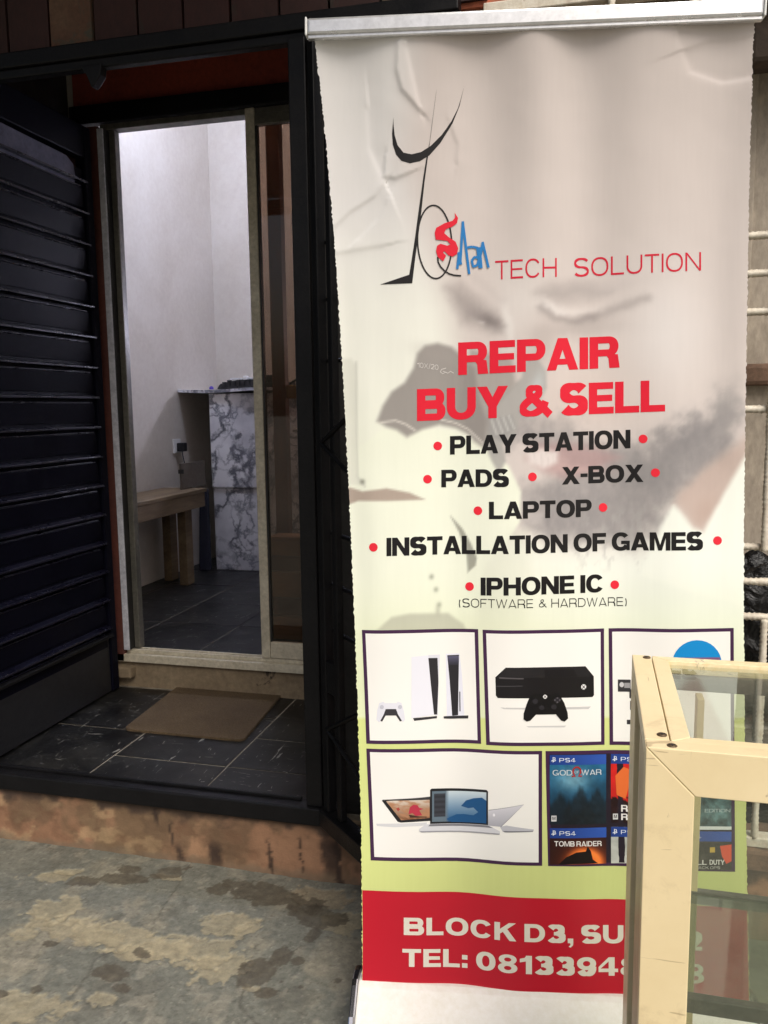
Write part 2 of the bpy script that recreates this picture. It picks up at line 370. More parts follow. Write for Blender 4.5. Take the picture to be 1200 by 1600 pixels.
rr = [(max(a,-2.6), b_, max(c,3.12), d) for a,b_,c,d in rr if d > 3.13]
tiles('shop_floor', rr, .31, shop, .292)
b = MB(); b.box(-2.6,.8,3.12,5.45,.0,.291); b.build('floor_slab', MAT['step_plaster'], shop)
# inner step under the sliding door
b = MB(); b.box(-2.05,-.3,3.02,3.12,.172,.300); b.build('door_step', MAT['step_plaster'], shop, .006)
b = MB(); b.box(-2.04,-1.86,2.975,3.018,.235,.285); b.build('step_nosing', MAT['step_plaster'], shop, .008)
# room
b = MB(); b.box(-2.75,-2.6,3.12,5.6,.0,3.5); b.build('side_wall', MAT['in_wall'], shop)
b = MB(); b.box(-2.6,.8,5.45,5.6,.0,3.5); b.build('back_wall', MAT['in_wall'], shop)
b = MB(); b.box(.8,.95,3.12,5.6,.0,3.5); b.build('side_wall', MAT['in_wall'], shop)
b = MB(); b.box(-2.75,.95,3.02,5.6,3.5,3.6); b.build('ceiling', MAT['in_ceiling'], shop)
b = MB(); b.box(-2.6,-2.02,3.06,3.118,.31,2.62); b.box(-.35,.8,3.06,3.118,.19,2.62); b.box(-2.6,.8,3.06,3.118,2.62,3.5); b.build('front_wall', MAT['in_wall'], shop)
# vestibule
b = MB(); b.box(-2.02,-.3,3.035,3.057,2.535,3.3); b.build('red_fascia', worn('red_wall_paint',(150,62,42),(122,50,36),(96,74,54),3,(.6,.85),.2,.68), shop)
b = MB(); b.box(-2.02,-.3,3.0,3.057,2.464,2.533); b.build('door_lintel', MAT['black_steel'], shop, .004)
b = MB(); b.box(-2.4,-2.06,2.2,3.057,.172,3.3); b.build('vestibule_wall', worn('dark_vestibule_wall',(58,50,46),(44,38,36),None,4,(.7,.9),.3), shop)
b = MB(); b.box(-2.4,-.3,2.24,3.057,3.3,3.4); b.build('vestibule_ceiling', MAT['rubber'], shop)
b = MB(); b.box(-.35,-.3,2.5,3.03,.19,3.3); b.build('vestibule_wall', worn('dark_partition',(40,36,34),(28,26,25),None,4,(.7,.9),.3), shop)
b = MB(); b.box(-2.058,-1.90,3.0,3.056,.30,2.452); b.build('door_reveal', MAT['jamb_red'], shop, .004)
b = MB()                                                          # boards over the gate
x = -4.0; k = 0
while x < -.36:
    w = .138; b.box(x+.004, x+w-.004, 2.185+rng.uniform(-.003,.003), 2.215, 2.354, 3.3, 0 if (k%7 not in (4,)) else 1); x += w; k += 1
b.box(-4, -.36, 2.216, 2.24, 2.354, 3.3, 2)
b.build('fascia_boards', [MAT['red_board'], worn('faded_board',(96,74,54),(84,52,38),(70,66,54),4,(.6,.8),.25,.55), MAT['rubber']], shop)
b = MB(); b.box(-4,-2.06,2.15,2.2,.172,2.3); b.build('pier', MAT['red_board'], shop)
b = MB()                                                          # brick course to the right
for r in range(8):
    x = -.36 + (.11 if r % 2 else 0)
    while x < 2.6:
        b.box(x+.005, x+.207, 2.2+rng.uniform(-.004,.004), 2.33, 2.335+r*.085+.005, 2.335+(r+1)*.085-.005, 0 if rng.random() < .7 else 1); x += .212
b.box(-.36, 2.7, 2.212, 2.32, 2.32, 3.02, 2)
b.build('brick_course', [MAT['orange_brick'], MAT['brown_stone'], MAT['grout']], shop, .004)
b = MB(); b.box(-5.5,-.1,.05,2.24,3.3,3.36); b.build('unseen_shade_canopy', MAT['rubber'], shop)  # unseen canopy, its reach set to shade doorway, gate and boards
b = MB(); b.box(-4.,3.,2.24,5.7,3.6,3.68); b.build('roof', MAT['rubber'], shop)
b = MB(); b.box(-.3,3,2.44,2.5,.172,3.3); b.build('boarded_wall', MAT['beige_wall'], shop)
b = MB()
for xx in (.36,.62,.9): b.box(xx,xx+.035,2.425,2.438,.2,2.3)
b.build('cover_strip', MAT['beige_wall'], shop, .003)
p = onY(1180,585,2.42); b = MB(); b.box(p.x-.12,p.x+.9,2.40,2.437,p.z-.03,p.z+.028); b.build('wall_batten', MAT['brown_stone'], shop, .012)
b = MB(); b.box(-.3,3,2.115,2.44,.172,.235); b.build('window_ledge', MAT['brown_stone'], shop, .01)

# ------------------------------------------------------------------ gate frame
gf = empty('gate_frame', (-.75, 2.13, .17), 'black steel frame of the doorway with tall post, top beam and floor bar', 'gate frame')
b = MB(); b.box(-4,-.34,2.125,2.175,2.31,2.352); b.box(-4,-.34,2.135,2.165,2.285,2.31); b.build('beam', MAT['black_steel'], gf, .004)
b = MB(); b.box(-.776,-.728,2.105,2.165,.226,2.286); b.build('post', MAT['black_steel'], gf, .004)
b = MB(); b.box(-4,-.725,2.092,2.15,.173,.226); b.build('floor_bar', MAT['black_steel'], gf, .005)
b = MB(); b.box(-1.9,-.8,2.13,2.142,.2265,.236); b.build('stop_strip', MAT['black_steel'], gf, .002)
p = onY(140,125,2.12); b = MB(); b.prism([(p.x-.03,2.125,2.29),(p.x+.035,2.125,2.29),(p.x+.03,2.125,2.262),(p.x+.012,2.125,2.24),(p.x,2.125,2.232),(p.x-.012,2.125,2.262)], (0,.03,0)); b.build('latch_keeper', MAT['black_steel'], gf, .003)

# ------------------------------------------------------------------ louvred leaf, swung inwards
lv = empty('louvred_gate', (-1.9, 2.2, .19), 'dark navy louvred steel gate leaf standing open on the left of the doorway', 'gate')
LX = -1.905; Y0, Y1 = 2.20, 2.965
zt = 2.43
b = MB(); b.box(LX-.03, LX-.018, Y0+.03, Y1-.03, .45, zt-.16); 
z = .47
for k in range(17):
    if z > 2.28: break
    b.hexa([(LX-.018,Y0+.035,z),(LX+.010,Y0+.035,z-.003),(LX+.010,Y1-.05,z-.003),(LX-.018,Y1-.05,z),
            (LX-.018,Y0+.035,z+.010),(LX+.010,Y0+.035,z+.004),(LX+.010,Y1-.05,z+.004),(LX-.018,Y1-.05,z+.010)], 1)
    b.hexa([(LX-.018,Y0+.035,z-.095),(LX-.014,Y0+.035,z-.095),(LX-.014,Y1-.05,z-.095),(LX-.018,Y1-.05,z-.095),
            (LX-.018,Y0+.035,z-.022),(LX-.004,Y0+.035,z-.022),(LX-.004,Y1-.075,z-.022),(LX-.018,Y1-.075,z-.022)])
    b.hexa([(LX-.018,Y0+.035,z-.0205),(LX-.002,Y0+.035,z-.0205),(LX-.002,Y1-.085,z-.0205),(LX-.018,Y1-.085,z-.0205),
            (LX-.018,Y0+.035,z-.0165),(LX-.002,Y0+.035,z-.0165),(LX-.002,Y1-.085,z-.0165),(LX-.018,Y1-.085,z-.0165)], 1)
    z += .1165
b.build('louvre_panel', [MAT['navy_paint'], MAT['navy_gloss']], lv, .001)
b = MB(); b.box(LX-.045, LX-.005, Y0-.01, Y0+.034, .2, zt); b.build('stile', MAT['navy_paint'], lv, .004)
b = MB(); b.box(LX-.045, LX-.003, Y1-.045, Y1, .2, zt); b.build('stile', MAT['navy_paint'], lv, .004)
b = MB(); b.box(LX-.045, LX-.004, Y0+.034, Y1-.045, zt-.12, zt); b.build('top_rail', MAT['navy_paint'], lv, .004)
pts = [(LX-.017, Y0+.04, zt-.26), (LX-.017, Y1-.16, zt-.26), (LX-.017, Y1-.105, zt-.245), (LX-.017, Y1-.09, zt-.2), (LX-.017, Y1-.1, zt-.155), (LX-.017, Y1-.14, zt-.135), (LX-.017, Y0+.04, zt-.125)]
b = MB(); b.prism(pts, (-.006,0,0)); b.build('lamp_light_patch', MAT['lit_patch'], lv)  # patch of lamp light on the leaf, made as a pale rounded plate
b = MB(); b.box(LX-.04, LX-.012, Y0+.034, Y1-.045, .2, .432); b.build('kick_plate', worn('dark_grey_kick_plate',(27,27,30),(21,21,24),(50,48,46),5,(.4,.6),.15,.7), lv, .003)
b = MB(); b.box(LX-.04, LX+.014, Y0+.034, Y1-.046, .433, .447); b.build('bottom_lip', MAT['black_steel'], lv, .003)
b = MB(); b.lathe((LX-.012, Y0-.012, .215), (0,0,1), [(0,.012),(.02,.014),(.24,.014),(.26,.01)], 14); b.build('hinge_pin', MAT['black_steel'], lv, smooth=True)
b = MB(); b.lathe((LX-.012, Y0-.012, 1.9), (0,0,1), [(0,.01),(.01,.014),(.13,.014),(.14,.01)], 14); b.build('hinge_pin', MAT['black_steel'], lv, smooth=True)

# ------------------------------------------------------------------ black burglar bars beside the post
bb = empty('burglar_grille', (-.66, 2.06, .17), 'black window bars of twisted rod between the door post and the banner edge', 'grille')
GA, GB = Vector((-.726,2.12,0)), Vector((-.53,1.93,0)); gd = (GB-GA).normalized(); gn = Vector((-gd.y, gd.x, 0))
b = MB(); b.beam(GA+Vector((0,0,.2)), GB+Vector((0,0,.2)), .05, .052); b.build('grille_sill', MAT['black_steel'], bb, .004)
for d_, w_ in ((.034,.026),(.105,.02)):
    q = GA+gd*d_; b = MB(); b.beam(q+Vector((0,0,.227)), q+Vector((0,0,2.29)), w_, w_*1.2, gd); b.build('upright', MAT['black_steel'], bb, .003)
def rebar(a, c, r=.006, m='black_steel', parent=None, name='rod', seg=None, wob=0.):
    a, c = Vector(a), Vector(c); n = max(8, int((c-a).length/.006)); pts = []
    for i in range(n+1):
        p = a.lerp(c, i/n)
        if wob: p = p + Vector((0,0,wob*math.sin(i/n*math.pi*3+a.z*40)))
        pts.append(p)
    bq = MB(); bq.tube(pts, [r*(1+.10*math.sin(i*.35+a.z*50)*math.sin(i*.11+a.x*30)) for i in range(n+1)], 14, twist=190, lobe=.24, lobes=3); return bq.build(name, MAT[m], parent, smooth=True)
for py in (375,465,562,834,915,988):
    q = onY(520, py, 2.08); rebar(GA+gd*.03+gn*.016+Vector((0,0,q.z)), GB+gn*.016+Vector((0,0,q.z-.01)), .0055, 'black_steel', bb)
for ya, yb in [((515,692),(546,630)),((515,692),(548,760)),((520,1140),(552,1090)),((520,1140),(554,1210))]:
    za = onY(*ya, 2.08).z; zb = onY(*yb, 2.0).z
    rebar(GA+gd*.05-gn*.012+Vector((0,0,za)), GB-gn*.012+Vector((0,0,zb)), .006, 'black_steel', bb, 'brace_rod')
q = onY(517, 1085, 2.08); b = MB(); b.beam(GA+gd*.035+Vector((0,0,q.z+.05)), GA+gd*.10+Vector((0,0,q.z+.05)), .02, .09); b.build('lock_plate', MAT['black_steel'], bb, .003)
b = MB(); b.box(-.727,-.3,2.22,2.25,.172,2.29); db = b.build('dark_space_sheet', MAT['rubber']); tag(db, 'black sheet standing in for the dark space behind the black window bars', 'board')  # black sheet stands in for the unlit space behind the bars
b = MB(); pa = onY(549,985,2.04); pb = onY(555,1160,2.04)
b.box(-.585,-.3,2.03,2.042,pb.z,pa.z+.0,0); b.box(-.585,-.3,2.03,2.042,pa.z+.001,pa.z+.06,1); b.box(-.585,-.3,2.03,2.042,.0,pb.z-.001,2)
b.build('painted_board', [NT('orange_board').fin((214,84,54),.6), NT('green_board').fin((96,150,52),.6), MAT['rubber']])
tag(bpy.data.objects['painted_board'], 'orange and green board half hidden behind the left edge of the banner', 'board')

# ------------------------------------------------------------------ sliding door
sdr = empty('sliding_door', (-1.2, 3.05, .3), 'aluminium sliding door, half open, with one brown tinted glass panel', 'door')
b = MB(); b.box(-1.95,-.36,3.0,3.075,.3015,.335); b.box(-1.9,-.36,3.02,3.028,.335,.352); b.box(-1.9,-.36,3.05,3.058,.335,.352); b.build('sill_track', MAT['alu_cream'], sdr, .002)
b = MB(); b.box(-1.9,-.36,3.02,3.075,2.441,2.462); b.build('head_track', MAT['alu'], sdr, .002)
b = MB(); b.box(-1.899,-1.873,2.995,3.004,.353,2.44); b.build('jamb', MAT['white_strip'], sdr, .003)
b = MB(); b.box(-1.897,-1.872,3.0045,3.06,.353,2.44); b.build('jamb_channel', MAT['rubber'], sdr, .002)
b = MB(); b.box(-1.871,-1.845,3.035,3.07,.353,2.44); b.build('jamb', MAT['alu'], sdr, .003)
pan = MB(); pan.box(-1.285,-1.248,3.012,3.045,.354,2.462); st = pan.build('panel_stile', MAT['alu_cream'], sdr, .003)
b = MB(); b.box(-1.247,-.42,3.014,3.043,.354,.42); b.build('panel_rail', MAT['alu_cream'], sdr, .003)
b = MB(); b.box(-1.247,-.42,3.014,3.043,2.40,2.44); b.build('panel_rail', MAT['alu'], sdr, .003)
b = MB(); b.box(-.419,-.385,3.012,3.045,.354,2.44); b.build('panel_stile', MAT['alu_cream'], sdr, .003)
b = MB(); b.box(-1.247,-.42,3.026,3.031,.421,2.399); b.build('glass_pane', MAT['door_glass'], sdr)
b = MB(); b.box(-1.2475,-1.241,3.018,3.040,.421,2.399); b.build('gasket_gap_strip', MAT['rubber'], sdr)

# ------------------------------------------------------------------ doormat
pm = [onZ(*q, .195) for q in ((193,1140),(380,1158),(447,1078),(285,1068))]
c_ = sum(pm, Vector())/4
b = MB(); n = 8; out = []
for i in range(4):
    a, q, d = pm[i-1], pm[i], pm[(i+1) % 4]
    for k in range(n+1):
        t = k/n; r_ = .03; A = q+(a-q).normalized()*r_; D = q+(d-q).normalized()*r_
        out.append((1-t)**2*A+2*t*(1-t)*q+t*t*D)
b.prism([(p.x,p.y,.1905) for p in out], (0,0,.009))
for _ in range(9000):
    u_, v_ = rng.random(2)*1.02-.01; q = (pm[0]*(1-u_)+pm[1]*u_)*(1-v_)+(pm[3]*(1-u_)+pm[2]*u_)*v_
    a_ = rng.uniform(0, 6.283); l_ = rng.uniform(.004,.010); z0 = .1985
    if min(u_,v_,1-u_,1-v_) < .012: z0 = .194
    ca, sa = math.cos(a_), math.sin(a_); k = .0011
    b.poly([(q.x-sa*k,q.y+ca*k,z0),(q.x+sa*k,q.y-ca*k,z0),(q.x+ca*l_,q.y+sa*l_,z0+rng.uniform(.001,.005))])
mt = NT('brown_coir_mat'); v = mt.coord(); nn = mt.noise(v, 160, 4, .8); col = mt.mix(mt.ramp(mt.noise(v,5,6,.6),[(.35,(0,0,0,1)),(.7,(1,1,1,1))]), (98,80,56), (82,65,45)); col = mt.mix(.5, col, mt.ramp(nn,[(.3,(70,70,70)),(.7,(220,220,220))]), 'OVERLAY')
mt.bump(nn, .8, .006); MAT['mat'] = mt.fin(col, .95)
tag(b.build('doormat', MAT['mat']), 'plain brown doormat lying on the black tiles before the sliding door', 'doormat')

# ------------------------------------------------------------------ inside the shop
def marble_mat():
    t = NT('marble_pattern_contact_paper'); v = t.coord()
    def vein(scale, w, dist, det=10, off=0):
        n = t.noise(t.coord() if not off else v, scale, det, .58, dist)
        a = t.n('ShaderNodeMath', operation='SUBTRACT'); t.l(n, a.inputs[0]); a.inputs[1].default_value = .5
        c = t.n('ShaderNodeMath', operation='ABSOLUTE'); t.l(a.outputs[0], c.inputs[0])
        return t.ramp(c.outputs[0], [(0, (1,1,1,1)), (w*.35, (.75,.75,.75,1)), (w, (0,0,0,1))])
    base = t.ramp(t.noise(v, 3.0, 4, .55), [(.36, (176,176,184)), (.6, (226,226,230))])
    gate = t.ramp(t.noise(v, 4.2, 3, .55), [(.30,(0,0,0,1)),(.48,(1,1,1,1))])
    gate2 = t.ramp(t.noise(v, 3.1, 3, .5), [(.38,(0,0,0,1)),(.54,(1,1,1,1))])
    m1 = t.mix(1, vein(3.8, .05, .1, 7), gate, 'MULTIPLY'); m2 = t.mix(1, vein(6.5, .04, .2, 7), gate2, 'MULTIPLY')
    col = t.mix(m1, base, (84,86,96)); col = t.mix(m2, col, (118,120,130))
    t.bump(t.noise(v, 6, 5, .6, .4), .25, .02)
    return t.fin(col, .4)
MAT['marble'] = marble_mat()
YC = 4.88
ct = empty('counter', (-1.9, 5.1, .31), 'tall shop counter wrapped in white paper with grey marble veins', 'counter')
b = MB(); b.box(-2.39,-.6,YC,5.44,.85,1.452); b.build('upper_panel', MAT['marble'], ct, .006)
b = MB(); b.box(-2.385,-.6,YC+.012,5.44,.311,.848); b.build('lower_panel', MAT['marble'], ct, .004)
nx = 24; top = []; bot = []
xs_ = np.linspace(-2.598, -.6, nx)
b = MB()
for i in range(nx-1):
    def q(x): return YC-.035+.012*math.sin(x*13)+(.03 if x < -2.45 else 0), 1.462+.006*math.sin(x*9+1)
    (ya, za), (yb, zb) = q(xs_[i]), q(xs_[i+1]); 
    b.hexa([(xs_[i],ya,za),(xs_[i+1],yb,zb),(xs_[i+1],5.44,1.458),(xs_[i],5.44,1.458),(xs_[i],ya,za+.018),(xs_[i+1],yb,zb+.018),(xs_[i+1],5.44,1.478),(xs_[i],5.44,1.478)])
b.build('counter_top', MAT['marble'], ct)
# black gadgets left open on the counter
gz0 = 1.479
g = empty('game_console', (-2.2, 4.95, gz0), 'opened black game console with white and silver bits lying on the marble counter', 'console')
b = MB(); pr = [(-2.34,.012),(-2.325,.034),(-2.27,.046),(-2.2,.058),(-2.1,.062),(-2.0,.056)]
for i in range(len(pr)-1):
    (xa, ha), (xb, hb) = pr[i], pr[i+1]
    b.hexa([(xa,4.90,gz0),(xb,4.90,gz0),(xb,5.08,gz0),(xa,5.08,gz0),(xa,4.915,gz0+ha),(xb,4.915,gz0+hb),(xb,5.06,gz0+hb),(xa,5.06,gz0+ha)])
b.build('casing', MAT['black_plastic'], g, .004)
b = MB(); b.box(-2.26,-2.19,4.93,5.0,gz0+.058,gz0+.07); b.box(-2.16,-2.14,4.905,4.95,gz0+.058,gz0+.082); b.box(-2.17,-2.11,4.96,5.02,gz0+.064,gz0+.074); b.box(-2.09,-2.075,4.91,4.96,gz0+.02,gz0+.08); b.build('circuit_board', MAT['white_plastic'], g, .002)
b = MB()
for k in range(9): 
    xx = -2.3+k*.033; b.box(xx,xx+.02,4.895+.004*(k%3),4.93,gz0+.02,gz0+.045+.012*(k%2))
b.build('connector', MAT['black_plastic'], g, .002)
b = MB(); b.box(-2.06,-1.86,4.9,5.05,gz0,gz0+.04); b.box(-2.04,-1.97,4.92,5.0,gz0+.04,gz0+.085); b.box(-1.95,-1.93,4.9,4.94,gz0+.041,gz0+.07)
tag(b.build('game_console', MAT['black_plastic'], bevel=.005), 'low black box of electronics behind the pale door stile on the counter', 'console')
b = MB(); b.lathe((-2.372,4.89,gz0),(0,0,1),[(0,.014),(.012,.014),(.02,.006)],12)
tag(b.build('bottle_cap', NT('violet_cap').fin((96,74,190),.4)), 'tiny violet cap at the left corner of the marble counter', 'cap')
def curve_pts(ctrl, n=40):
    ctrl = [Vector(c) for c in ctrl]; out = []
    for i in range(len(ctrl)-1):
        p0, p1, p2, p3 = ctrl[max(i-1,0)], ctrl[i], ctrl[i+1], ctrl[min(i+2,len(ctrl)-1)]
        for k in range(n):
            t = k/n; out.append(.5*((2*p1)+(-p0+p2)*t+(2*p0-5*p1+4*p2-p3)*t*t+(-p0+3*p1-3*p2+p3)*t**3))
    out.append(ctrl[-1]); return out
b = MB(); b.tube(curve_pts([(-1.86,4.95,gz0+.03),(-1.8,4.93,gz0+.05),(-1.74,4.92,gz0+.01),(-1.68,4.95,gz0+.012)],12), .008, 8)
b.tube(curve_pts([(-1.78,4.9,gz0+.012),(-1.74,4.9,gz0+.1),(-1.68,4.92,gz0+.17),(-1.6,4.94,gz0+.19),(-1.53,4.96,gz0+.15),(-1.5,4.97,gz0+.04)],12), .007, 8)
tag(b.build('cable', MAT['black_plastic'], smooth=True), 'black cable looped up over the counter behind the brown door glass', 'cable')
# wall socket and charger
s0 = onX(270,683,-2.6); s1 = onX(288,706,-2.6)
b = MB(); b.box(-2.5995,-2.588,s0.y-.01,s0.y+.08,s1.z,s1.z+.088); ws = b.build('wall_socket', MAT['white_plastic'], bevel=.003)
tag(ws, 'white wall socket over the bench with a black charger in it', 'socket')
b = MB(); b.box(-2.587,-2.54,s0.y+.02,s0.y+.075,s1.z+.008,s1.z+.063); ch = b.build('charger', MAT['black_plastic'], bevel=.005)
tag(ch, 'square black charger plugged into the white wall socket', 'charger')
e = Vector((-2.565, s0.y+.05, s1.z+.008))
b = MB(); b.tube(curve_pts([e, e+Vector((.01,.0,-.06)), e+Vector((.02,.03,-.15)), e+Vector((.03,.09,-.235))],10), .0035, 8); b.build('cord', MAT['black_plastic'], ch, smooth=True)
# bench
BX0, BX1 = -2.585, -2.30
zb = onX(322,765,BX1).z
BE = onX(322,765,BX1).y
bn = empty('bench', (-2.4, 4.0, .31), 'rough wooden bench along the pale shop wall below the wall socket', 'bench')
b = MB(); b.box(BX0, BX1+.005, 3.45, BE, zb-.012, zb+.010); b.build('bench_top', MAT['wood'], bn, .003)
b = MB(); b.box(BX1-.03, BX1, 3.48, BE-.02, zb-.10, zb-.013); b.build('apron', MAT['wood'], bn, .003)
b = MB(); b.box(BX0+.01, BX0+.04, 3.48, BE-.02, zb-.10, zb-.013); b.build('apron', MAT['wood'], bn, .003)
for (xx, yy) in ((BX1-.085,BE-.22),(BX0+.042,BE-.12),(BX1-.085,3.52),(BX0+.042,3.52)):
    b = MB(); b.box(xx, xx+.053, yy, yy+.085, .311, zb-.013); b.build('leg', MAT['wood'], bn, .003)
q = onX(305,735,-2.3)
xb = onY(300,740,BE).x; zbx = onY(310,722,4.62).z
wb = empty('wooden_box', (-2.45, 4.6, zb), 'small dark grey box at the far end of the bench against the counter', 'box')
MAT['grey_box'] = worn('grey_brown_box', (96,86,74), (78,70,60), None, 6, (.7,.85), .2)
b = MB(); b.box(xb,-2.40,BE-.14,BE+.18,zb+.0105,zbx); b.build('box_body', MAT['grey_box'], wb, .003)
b = MB(); b.box(xb+.02,-2.405,BE-.145,BE-.1405,zbx-.06,zbx-.035); b.build('slot', MAT['rubber'], wb)
b = MB(); b.hexa([(-2.47,4.80,.312),(-2.397,4.80,.312),(-2.397,4.86,.312),(-2.47,4.86,.312),(-2.455,4.82,.85),(-2.397,4.82,.85),(-2.397,4.86,.85),(-2.455,4.86,.85)])
tag(b.build('bag', worn('dark_gap_navy',(16,18,34),(24,26,44),None,12,(.7,.9),.4), bevel=.015), 'narrow dark navy panel standing in for the dark gap between the bench and the marble counter', 'bag')  # no bag: dark panel standing in for the shaded gap beside the counter
# timber frame, crate and tray behind the tinted glass
tf = empty('partition', (-1.35, 3.55, .31), 'brown timber post and rail standing behind the tinted door glass', 'frame')
pT = onY(427,195,3.55); pB = onY(452,850,3.55); x0 = pT.x-.04
b = MB(); b.box(x0, x0+.062, 3.55, 3.60, .311, 3.2); b.build('post', MAT['wood_dark'], tf, .003)
q = onY(455,612,3.55); b = MB(); b.box(x0+.063, x0+.7, 3.56, 3.60, q.z-.03, q.z+.03); b.build('rail', MAT['wood_pale'], tf, .003)
q = onY(462,672,3.7)
b = MB(); b.box(x0+.07, x0+.7, 3.61, 3.95, q.z-.006, q.z+.004)
tag(b.build('metal_tray', MAT['chrome'], bevel=.002), 'thin shiny metal tray behind the tinted glass below the timber rail', 'tray')
c0 = onY(427,845,3.42)
cr = empty('wooden_crate', (c0.x+.3, 3.45, .31), 'stacked pale boards of a wooden crate low behind the tinted door glass', 'crate')
zz = .312; k = 0
while zz < c0.z-.03:
    h_ = (.11,.085,.12,.07,.1)[k % 5]; b = MB(); b.box(c0.x-.02, c0.x+.75, 3.42+(.012 if k%2 else 0), 3.46, zz, min(zz+h_-.006, c0.z)); b.build('board', MAT['wood_pale' if k%2==0 else 'wood_dark'], cr, .003); zz += h_; k += 1
b = MB(); b.box(c0.x-.02, c0.x+.75, 3.41, 3.53, c0.z+.001, c0.z+.02); b.build('lid', MAT['wood_pale'], cr, .003)
# the lamps that light the room
def lamp_mat(name, col, s):
    t = NT(name); t.b.inputs['Base Color'].default_value = (.8,.8,.8,1); t.b.inputs['Emission Color'].default_value = rgba(col); t.b.inputs['Emission Strength'].default_value = s; return t.mat
def lamp(name, c, L, mat, label, wall):
    e = empty(name, c, label, 'lamp'); x, y, z_ = c
    b = MB(); b.lathe((x-L/2,y,z_),(1,0,0),[(0,.012),(.004,.014),(L-.004,.014),(L,.012)],12); b.build('tube', mat, e, smooth=True)
    b = MB()
    if wall: b.box(x-L/2-.03,x+L/2+.03,y+.025,y+.065,z_-.03,z_+.03)
    else: b.box(x-L/2-.03,x+L/2+.03,y-.03,y+.03,z_+.025,z_+.065)
    b.build('fitting', MAT['white_plastic'], e, .004)
lamp('fluorescent_lamp', (-1.0, 5.38, 1.93), .6, lamp_mat('cool_tube_low',(222,224,255),190), 'cool white fluorescent tube on the back wall inside the shop', True)
lamp('fluorescent_lamp', (-1.95, 4.2, 3.43), 1.0, lamp_mat('cool_tube_ceiling',(212,222,255),185), 'cool white fluorescent tube under the ceiling inside the shop', False)

# ------------------------------------------------------------------ roll-up banner
# rows of the sheet: print layout units of its left and right edge, then their places in the yard
ROWS = np.array([(492.4,62.0,1178.0,32.3,-0.5283,1.5877,2.0453,0.2639,1.6990,2.0317),
(506.1,184.8,1173.3,154.8,-0.5235,1.6167,1.9121,0.2687,1.7281,1.9075),(517.1,307.5,1169.2,277.9,-0.5190,1.6383,1.7693,0.2732,1.7496,1.7731),
(526.2,430.2,1165.9,401.8,-0.5146,1.6532,1.6186,0.2776,1.7645,1.6297),(533.9,553.0,1163.3,526.9,-0.5100,1.6624,1.4615,0.2822,1.7737,1.4786),
(540.6,675.8,1161.7,653.3,-0.5051,1.6666,1.2994,0.2872,1.7780,1.3208),(546.6,798.5,1160.9,781.1,-0.4996,1.6666,1.1333,0.2926,1.7779,1.1571),
(552.1,921.2,1160.9,910.5,-0.4935,1.6624,0.9645,0.2987,1.7738,0.9884),(557.1,1044.0,1161.8,1041.3,-0.4870,1.6543,0.7938,0.3052,1.7656,0.8158),
(561.3,1166.8,1163.3,1173.7,-0.4802,1.6419,0.6225,0.3120,1.7532,0.6402),(564.6,1289.5,1165.4,1307.5,-0.4734,1.6249,0.4521,0.3188,1.7362,0.4633),
(566.5,1412.2,1167.8,1442.7,-0.4671,1.6025,0.2842,0.3251,1.7138,0.2869),(566.3,1535.0,1170.2,1578.9,-0.4619,1.5740,0.1210,0.3303,1.6854,0.1137)])
TT = np.linspace(0, 1, 13); PF = [np.polyfit(TT, ROWS[:, k], 5) for k in range(10)]
RHO = 1.054; BN = np.array((math.sin(R(8)), -math.cos(R(8)), 0))
def ev(k, t): return np.polyval(PF[k], t)
def layout_of(s, t):
    f = s/((1-s)*RHO+s)
    return ev(0,t)*(1-f)+ev(2,t)*f, ev(1,t)*(1-f)+ev(3,t)*f
def st_of(x, y):
    x = np.asarray(x, float); y = np.asarray(y, float); t = (y-62)/1473.; f = (x-530)/640.
    for _ in range(6):
        f = (x-ev(0,t))/(ev(2,t)-ev(0,t)); yy = ev(1,t)*(1-f)+ev(3,t)*f
        t = t + (y-yy)/1490.
    return f*RHO/((1-f)+f*RHO), t
def seg_d(s, t, pts):
    """distance to a crease and which side of it"""
    d = np.full(np.shape(s), 9.); sg = np.ones(np.shape(s))
    for (x0,y0),(x1,y1) in zip(pts[:-1], pts[1:]):
        (a0, a1), (b0, b1) = [(float(q[0])*.8, float(q[1])*1.92) for q in (st_of(x0,y0), st_of(x1,y1))]
        ux, uy = b0-a0, b1-a1; L2 = ux*ux+uy*uy
        k = np.clip(((s*.8-a0)*ux+(t*1.92-a1)*uy)/L2, 0, 1)
        e = np.hypot(s*.8-a0-k*ux, t*1.92-a1-k*uy); near = e < d
        sg = np.where(near, np.sign((s*.8-a0)*uy-(t*1.92-a1)*ux), sg); d = np.minimum(d, e)
    return d, sg
FOLDS = [([(622,70),(620,110),(628,140),(650,165),(656,172)], .006, .0028), ([(636,75),(648,130),(656,165)], .008, -.0018),
         ([(602,250),(600,275),(618,278),(640,270)], .006, .0022), ([(515,360),(545,330),(585,305),(600,285)], .007, .002), ([(560,370),(590,340),(600,320)], .009, -.0015),
         ([(706,200),(716,225),(714,250)], .006, .0016), ([(575,170),(578,230),(600,280)], .016, -.002), ([(520,395),(560,388),(600,382)], .010, .0016),
         ([(1075,75),(1110,60),(1165,55)], .012, .0018), ([(1060,60),(1080,110),(1130,125),(1172,120)], .016, -.0018)]
